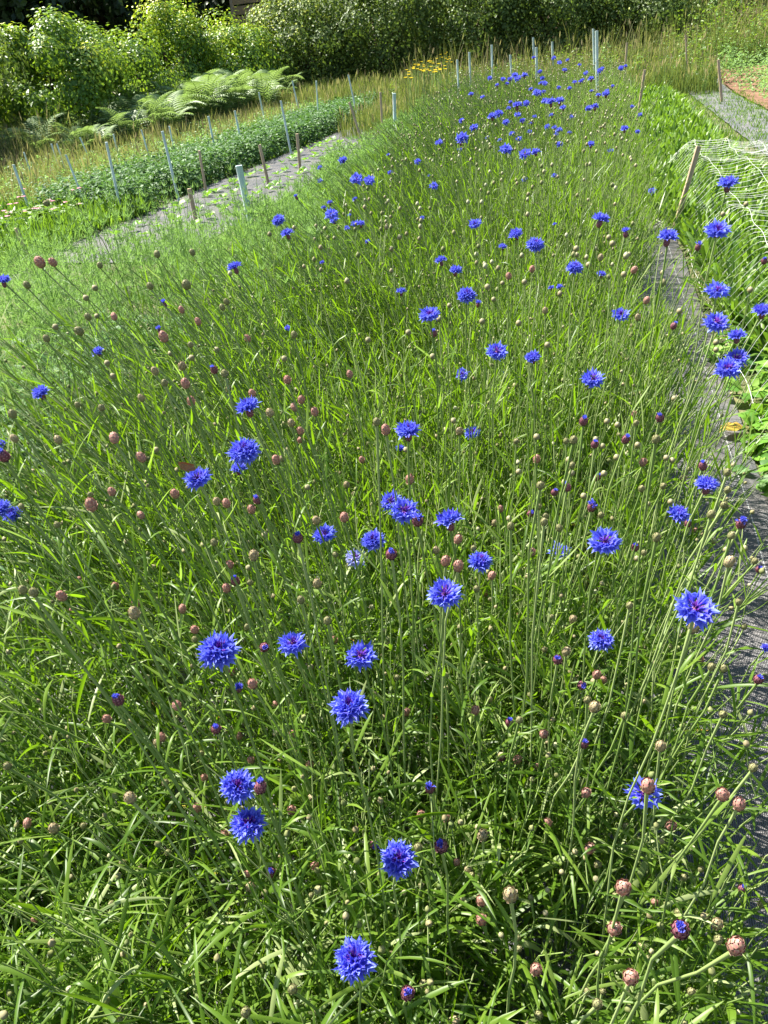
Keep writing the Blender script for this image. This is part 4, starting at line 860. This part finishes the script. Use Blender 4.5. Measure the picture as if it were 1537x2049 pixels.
def trunk_mesh(h, r, spread, seed):
    rr = random.Random(seed); g = Geo()
    def limb(a, b, r0, r1):
        P = bez(np.array([a]), np.array([[(a[0] + b[0]) / 2 + rr.uniform(-.1, .1), (a[1] + b[1]) / 2 + rr.uniform(-.1, .1), (a[2] + b[2]) / 2 + .1]]), np.array([b]), 6); tubes(g, P, np.linspace(r0, r1, 6)[None], .5, 7)
    limb((0, 0, -.1), (rr.uniform(-.1, .1), rr.uniform(-.1, .1), h * .55), r, r * .6)
    for i in range(6):
        a = i * 1.05 + rr.random(); limb((0, 0, h * rr.uniform(.1, .4)), (math.cos(a) * spread * .7, math.sin(a) * spread * .7, h * rr.uniform(.6, .95)), r * .5, r * .12)
    return g.mesh('trunk', M['bark'])
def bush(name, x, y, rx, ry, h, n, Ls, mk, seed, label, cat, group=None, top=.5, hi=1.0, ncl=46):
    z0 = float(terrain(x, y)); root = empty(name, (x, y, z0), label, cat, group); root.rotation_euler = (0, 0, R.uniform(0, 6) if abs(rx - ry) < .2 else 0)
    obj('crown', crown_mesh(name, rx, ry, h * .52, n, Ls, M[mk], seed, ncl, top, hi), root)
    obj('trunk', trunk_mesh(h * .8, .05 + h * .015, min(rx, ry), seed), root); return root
HG = 'hedge shrubs behind the plots'
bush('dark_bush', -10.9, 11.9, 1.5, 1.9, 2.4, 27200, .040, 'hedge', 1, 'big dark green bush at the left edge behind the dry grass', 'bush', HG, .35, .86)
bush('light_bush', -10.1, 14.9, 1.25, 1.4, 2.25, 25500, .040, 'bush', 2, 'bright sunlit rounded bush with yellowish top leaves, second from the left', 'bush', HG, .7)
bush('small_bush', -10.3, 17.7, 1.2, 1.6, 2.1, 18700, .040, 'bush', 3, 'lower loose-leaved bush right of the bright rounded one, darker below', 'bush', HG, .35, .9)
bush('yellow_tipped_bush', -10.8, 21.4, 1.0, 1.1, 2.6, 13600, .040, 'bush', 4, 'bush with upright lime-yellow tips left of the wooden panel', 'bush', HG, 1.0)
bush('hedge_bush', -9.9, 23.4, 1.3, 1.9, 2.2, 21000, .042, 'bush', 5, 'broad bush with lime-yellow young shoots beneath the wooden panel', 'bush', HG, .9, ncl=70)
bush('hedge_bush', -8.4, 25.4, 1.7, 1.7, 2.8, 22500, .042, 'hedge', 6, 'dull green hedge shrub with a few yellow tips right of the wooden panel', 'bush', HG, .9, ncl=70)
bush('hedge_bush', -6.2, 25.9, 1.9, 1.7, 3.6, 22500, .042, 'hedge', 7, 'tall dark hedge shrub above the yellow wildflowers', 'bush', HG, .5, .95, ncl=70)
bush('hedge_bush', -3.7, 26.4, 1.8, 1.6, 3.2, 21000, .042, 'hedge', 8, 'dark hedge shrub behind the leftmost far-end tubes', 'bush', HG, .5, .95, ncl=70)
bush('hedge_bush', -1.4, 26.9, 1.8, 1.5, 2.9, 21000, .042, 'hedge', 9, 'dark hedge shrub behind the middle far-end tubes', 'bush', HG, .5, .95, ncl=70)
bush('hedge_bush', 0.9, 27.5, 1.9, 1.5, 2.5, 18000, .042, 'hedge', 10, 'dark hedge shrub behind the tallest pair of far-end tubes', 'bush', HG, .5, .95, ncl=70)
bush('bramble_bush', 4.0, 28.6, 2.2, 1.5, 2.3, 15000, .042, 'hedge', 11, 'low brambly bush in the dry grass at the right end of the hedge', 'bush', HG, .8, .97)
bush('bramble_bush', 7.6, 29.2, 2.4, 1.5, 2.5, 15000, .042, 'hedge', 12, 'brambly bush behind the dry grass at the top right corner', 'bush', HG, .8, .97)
# taller dark trees behind
TGp = 'dark trees behind the hedge'
for i, (x, y, r, h, lb) in enumerate([(-16.5, 12.2, 2.5, 6.0, 'tall dark tree closing the view at the left edge'), (-16.2, 16.6, 2.7, 6.3, 'tall dark tree behind the bright rounded bush'),
        (-16.2, 21.0, 2.7, 6.3, 'tall dark tree behind the loose-leaved bush'), (-15.2, 26.5, 2.6, 6.5, 'tall dark tree left of the wooden panel'), (-14.0, 33.5, 2.8, 6.5, 'dark tree behind the wooden panel'),
        (-9.0, 34, 3.0, 6.5, 'dark tree behind the yellow-tipped shrubs'), (-3.5, 35, 3.2, 6.5, 'dark tree behind the middle of the hedge'),
        (2.5, 36.5, 3.2, 6.5, 'dark tree behind the right end of the hedge'), (9.0, 37, 3.6, 6.5, 'dark tree behind the top right corner grasses')]):
    bush('tall_tree', x, y, r, r * 1.02, h, 17000, .12, 'darktree', 40 + i, lb, 'tree', TGp, .1, .6, 80)
def wood():
    g = Geo(); n = 60000; a = rnd(n, -.95, .55); d = rnd(n, 44, 50); z = rnd(n) * 9
    Pc = np.stack([np.sin(a) * d, np.cos(a) * d, z], -1); leafquads(g, Pc, nrm(G.normal(size=(n, 3)) + np.array([0, -1, .3])), .38, .26, rnd(n, 0, .5)); return g
tag(obj('far_wood', wood().mesh('far_wood', M['darktree'])), 'dark mass of woodland beyond the hedge', 'woodland', kind='stuff')

# wooden panel half hidden in the hedge
root = empty('wooden_fence', (-10.9, 28.6, 0), 'pale slatted wooden panel half hidden in the hedge by the top edge', 'fence'); root.rotation_euler = (0, 0, math.radians(-8))
def boxg(g, x0, x1, y0, y1, z0, z1):
    v = np.array([[x, y, z] for x in (x0, x1) for y in (y0, y1) for z in (z0, z1)]); g.add(v, [[0, 1, 3, 2], [4, 6, 7, 5], [0, 4, 5, 1], [2, 3, 7, 6], [0, 2, 6, 4], [1, 5, 7, 3]], .5)
g = Geo()
for i in range(11): boxg(g, -1.0, 1.0, -.012 + .003 * (i % 2), .012, .3 + i * .29, .3 + i * .29 + .24)
obj('slats', g.mesh('slats', M['board'], False), root)
for s in (-1.05, 1.05):
    g = Geo(); boxg(g, s - .045, s + .045, -.05, .05, -.1, 3.7); obj('post', g.mesh('post', M['wood'], False), root)

# bracken
def bracken_mesh(seed):
    rr = random.Random(seed); g = Geo()
    for i in range(11):
        a = i * 2.4 + rr.random(); L = rr.uniform(.8, 1.35); d = np.array([math.cos(a), math.sin(a), 0]); K = 12
        P = bez(np.array([[0, 0, 0.]]), np.array([d * L * .12 + [0, 0, L * .9]]), np.array([d * L * rr.uniform(.4, .7) + [0, 0, L * rr.uniform(.6, .95)]]), K)[0]
        tubes(g, P[None], .006, .3, 3)
        s = np.cross(d, [0, 0, 1.]); T = tang(P[None])[0]
        A = []; B = []; Cn = []
        for k in range(3, K):
            for q in (0, .5):
                kk = min(k + q, K - 1.01); p = P[int(kk)] * (1 - kk % 1) + P[int(kk) + 1] * (kk % 1); ll = L * .34 * math.sin(math.pi * (1.03 - (kk - 2.2) / (K - 2.0))) ** .7 if kk < K - 1.1 else .05
                ll = max(.04, L * .36 * (1 - (kk - 3) / (K - 2.6)) + .03)
                for sd in (-1, 1):
                    dd = s * sd + T[int(kk)] * .45; dd /= np.linalg.norm(dd); A.append(p); B.append(p + dd * ll * .5 + [0, 0, .03]); Cn.append(p + dd * ll - [0, 0, ll * .15])
        Q = bez(np.array(A), np.array(B), np.array(Cn), 5); n = len(Q)
        ribbons(g, Q, np.array([.9, 1, .8, .55, .1]) * .014, np.tile(T.mean(0), (n, 1)), np.random.default_rng(seed + i).uniform(0, 1, n))
    return g.mesh('bracken', M['fern'])
BR = [bracken_mesh(s) for s in range(4)]
for i in range(190):
    yv = 12.8 + i * .068 + R.uniform(-.3, .3); xv = -8.4 - R.uniform(0, 1.6) + (.0 if i % 3 else .35)
    o = obj('bracken_fern', BR[i % 4]); o.location = (xv, yv, 0); o.rotation_euler = (0, 0, R.uniform(0, 6)); s = R.uniform(.5, .88) * np.interp(yv, [13.4, 17, 24, 26], [.8, 1.15, 1.15, .8]); o.scale = (s, s, s)
    tag(o, 'arching pale green bracken fern at the foot of the hedge', 'fern', 'bracken ferns along the hedge foot')

def tall_grass(regions):
    g = Geo()
    for (xa, xb, ya, yb, n, h0, h1, t0, t1, wd) in regions:
        x = rnd(n, xa, xb); y = rnd(n, ya, yb); z = terrain(x, y); h = rnd(n, h0, h1)
        nz = np.sin(x * 1.7 + np.sin(y * 1.3) * 2) * np.sin(y * 1.1 + x * .6) * .5 + .5 * np.sin(x * 4.3 + y * 2.9) * np.sin(y * 3.7 - x * 2.2)
        h = h * np.clip(1 + .45 * nz, .4, 1.5)
        A = np.stack([x, y, z], -1); az = rnd(n, 0, 6.283); ln = rnd(n, .02, .42); T = A + np.stack([np.cos(az) * ln * h, np.sin(az) * ln * h, h], -1)
        P = bez(A, A + (T - A) * np.array([.2, .2, .6]), T, 5); ti = np.clip(rnd(n, t0, t1) ** 1.5 - nz * .25, 0, 1)
        ribbons(g, P, np.array([1, .9, .7, .5, .15]) * wd, G.normal(size=(n, 3)) * [1, 1, .1], ti)
        s = rnd(n) < .16; k = s.sum(); d = nrm(T[s] - A[s]); P2 = T[s][:, None] + d[:, None] * (np.linspace(-.12, .03, 4)[None, :, None]); 
        ribbons(g, P2, np.array([.2, 1, .8, .1]) * wd * 2.2, G.normal(size=(k, 3)) * [1, 1, .1], np.clip(rnd(k, .6, 1), 0, 1))
    return g
tag(obj('tall_grass', tall_grass([(-9.9, -8.7, 8.5, 13.6, 2600, .3, .8, .3, 1, .004), (-8.9, -7.9, 11, 27, 5200, .2, .5, .1, 1, .005), (-8.3, -4.9, 20.5, 25, 8000, .3, .7, 0, .65, .006),
    (-5, 2.6, 19.8, 25, 13000, .3, .6, 0, .55, .007), (-5, 2.6, 22.5, 26, 1500, .6, 1.1, .3, 1, .007), (2.6, 12, 24, 29.5, 15000, .5, 1.1, 0, .8, .007), (2.6, 12, 26, 29.5, 2500, .9, 1.6, .2, 1, .007), (-4.6, -2.4, 15, 20, 3500, .2, .5, 0, .5, .006)]).mesh('tall_grass', M['dry'])),
    'tall half-dry meadow grass along the hedge foot and across the far end', 'grass', kind='stuff')
tag(obj('seed_heads', tall_grass([(-8.2, -6.3, 8.5, 24, 6000, .3, .5, .5, 1, .0045)]).mesh('seed_heads', M['dry'])), 'pale dry seed heads over the grey-green crop', 'grass', kind='stuff')

# low turf so that no bare ground reads between the plots
def turf(regs):
    g = Geo()
    for (xa, xb, ya, yb, n, hh, wd) in regs:
        x = rnd(n, xa, xb); y = rnd(n, ya, yb); A = np.stack([x, y, terrain(x, y)], -1); az = rnd(n, 0, 6.283)
        T = A + np.stack([np.cos(az) * .5, np.sin(az) * .5, np.ones(n)], -1) * (rnd(n, .4, 1) * hh)[:, None]
        ribbons(g, bez(A, A + (T - A) * np.array([.2, .2, .6]), T, 3), np.array([1, .8, .1]) * wd, G.normal(size=(n, 3)) * [1, 1, .1], rnd(n, 0, .7))
    return g
tag(obj('short_grass', turf([(-8.7, -5.0, 8, 26, 12000, .12, .007), (-3.4, -1.0, 3, 26, 12000, .12, .007), (.7, 3, .5, 20, 14000, .10, .006), (3.6, 9, 6, 22, 14000, .15, .010), (-9, -5.1, 3, 9, 7000, .14, .007), (-3.4, -1.6, .8, 3, 6000, .15, .004)]).mesh('short_grass', M['strap'])),
    'short green grass between the plots', 'grass', kind='stuff')

leafy_bed(lambda v: (1.8, 12), 24, 29, 20000, 1.0, (.02, .05), M['bush'], 'wild_weeds', 'leafy green weeds growing among the dry grass at the far right end', tl=(0, .8), cat='weeds', clump=.4, noise_h=.5)
leafy_bed(lambda v: (-5, 2.8), 20.5, 26.5, 12000, .6, (.02, .04), M['bush'], 'wild_weeds', 'leafy green weeds in the meadow grass before the middle of the hedge', tl=(0, .7), cat='weeds', clump=.35, noise_h=.5)
# yellow wildflowers below the hedge
def daisy(seed):
    rr = random.Random(seed); g = Geo(); n = 8
    P = bez(np.array([[0, 0, 0.]]), np.array([[.03, 0, .4]]), np.array([[.06 * (seed - 1), .02, .8]]), 5); tubes(g, P, .006, .5, 3, mi=1); t = P[0, -1]
    for i in range(n):
        a = i * 6.283 / n; d = np.array([math.cos(a), math.sin(a), .35]); A = np.array([t]); ribbons(g, bez(A, A + d * .016, A + d * .036, 3), np.array([.6, 1, .4]) * .012, np.cross(d, [0, 0, 1.])[None], rr.random(), mi=0)
    return g.mesh('yellow_wildflower', [M['yellow'], M['stem']])
DY = [daisy(i) for i in range(3)]
for i in range(60):
    px, py = R.uniform(812, 905), R.uniform(112, 160); py = 150 - (px - 812) * .25 + R.uniform(-22, 18)
    p = on(px, py, .95); 
    if p.y > 26 or p.y < 0: p = CC + ray(px, py) * 24
    o = obj('yellow_wildflower', DY[i % 3]); z0 = p.z - .74; s = 1.0; o.location = (p.x, p.y, max(float(terrain(p.x, p.y)) * .6, z0)); o.rotation_euler = (0, 0, R.uniform(0, 6))
    tag(o, 'tiny yellow wildflower in the meadow grass below the hedge', 'wildflower', 'yellow wildflowers below the hedge')
print([v for v in used if len(v.split()) > 16] + [o['label'] for o in bpy.data.objects if o.get('label') and len(o['label'].split()) > 16]); print('labels', len(used), 'buds', len(main_b), len(rest_b))
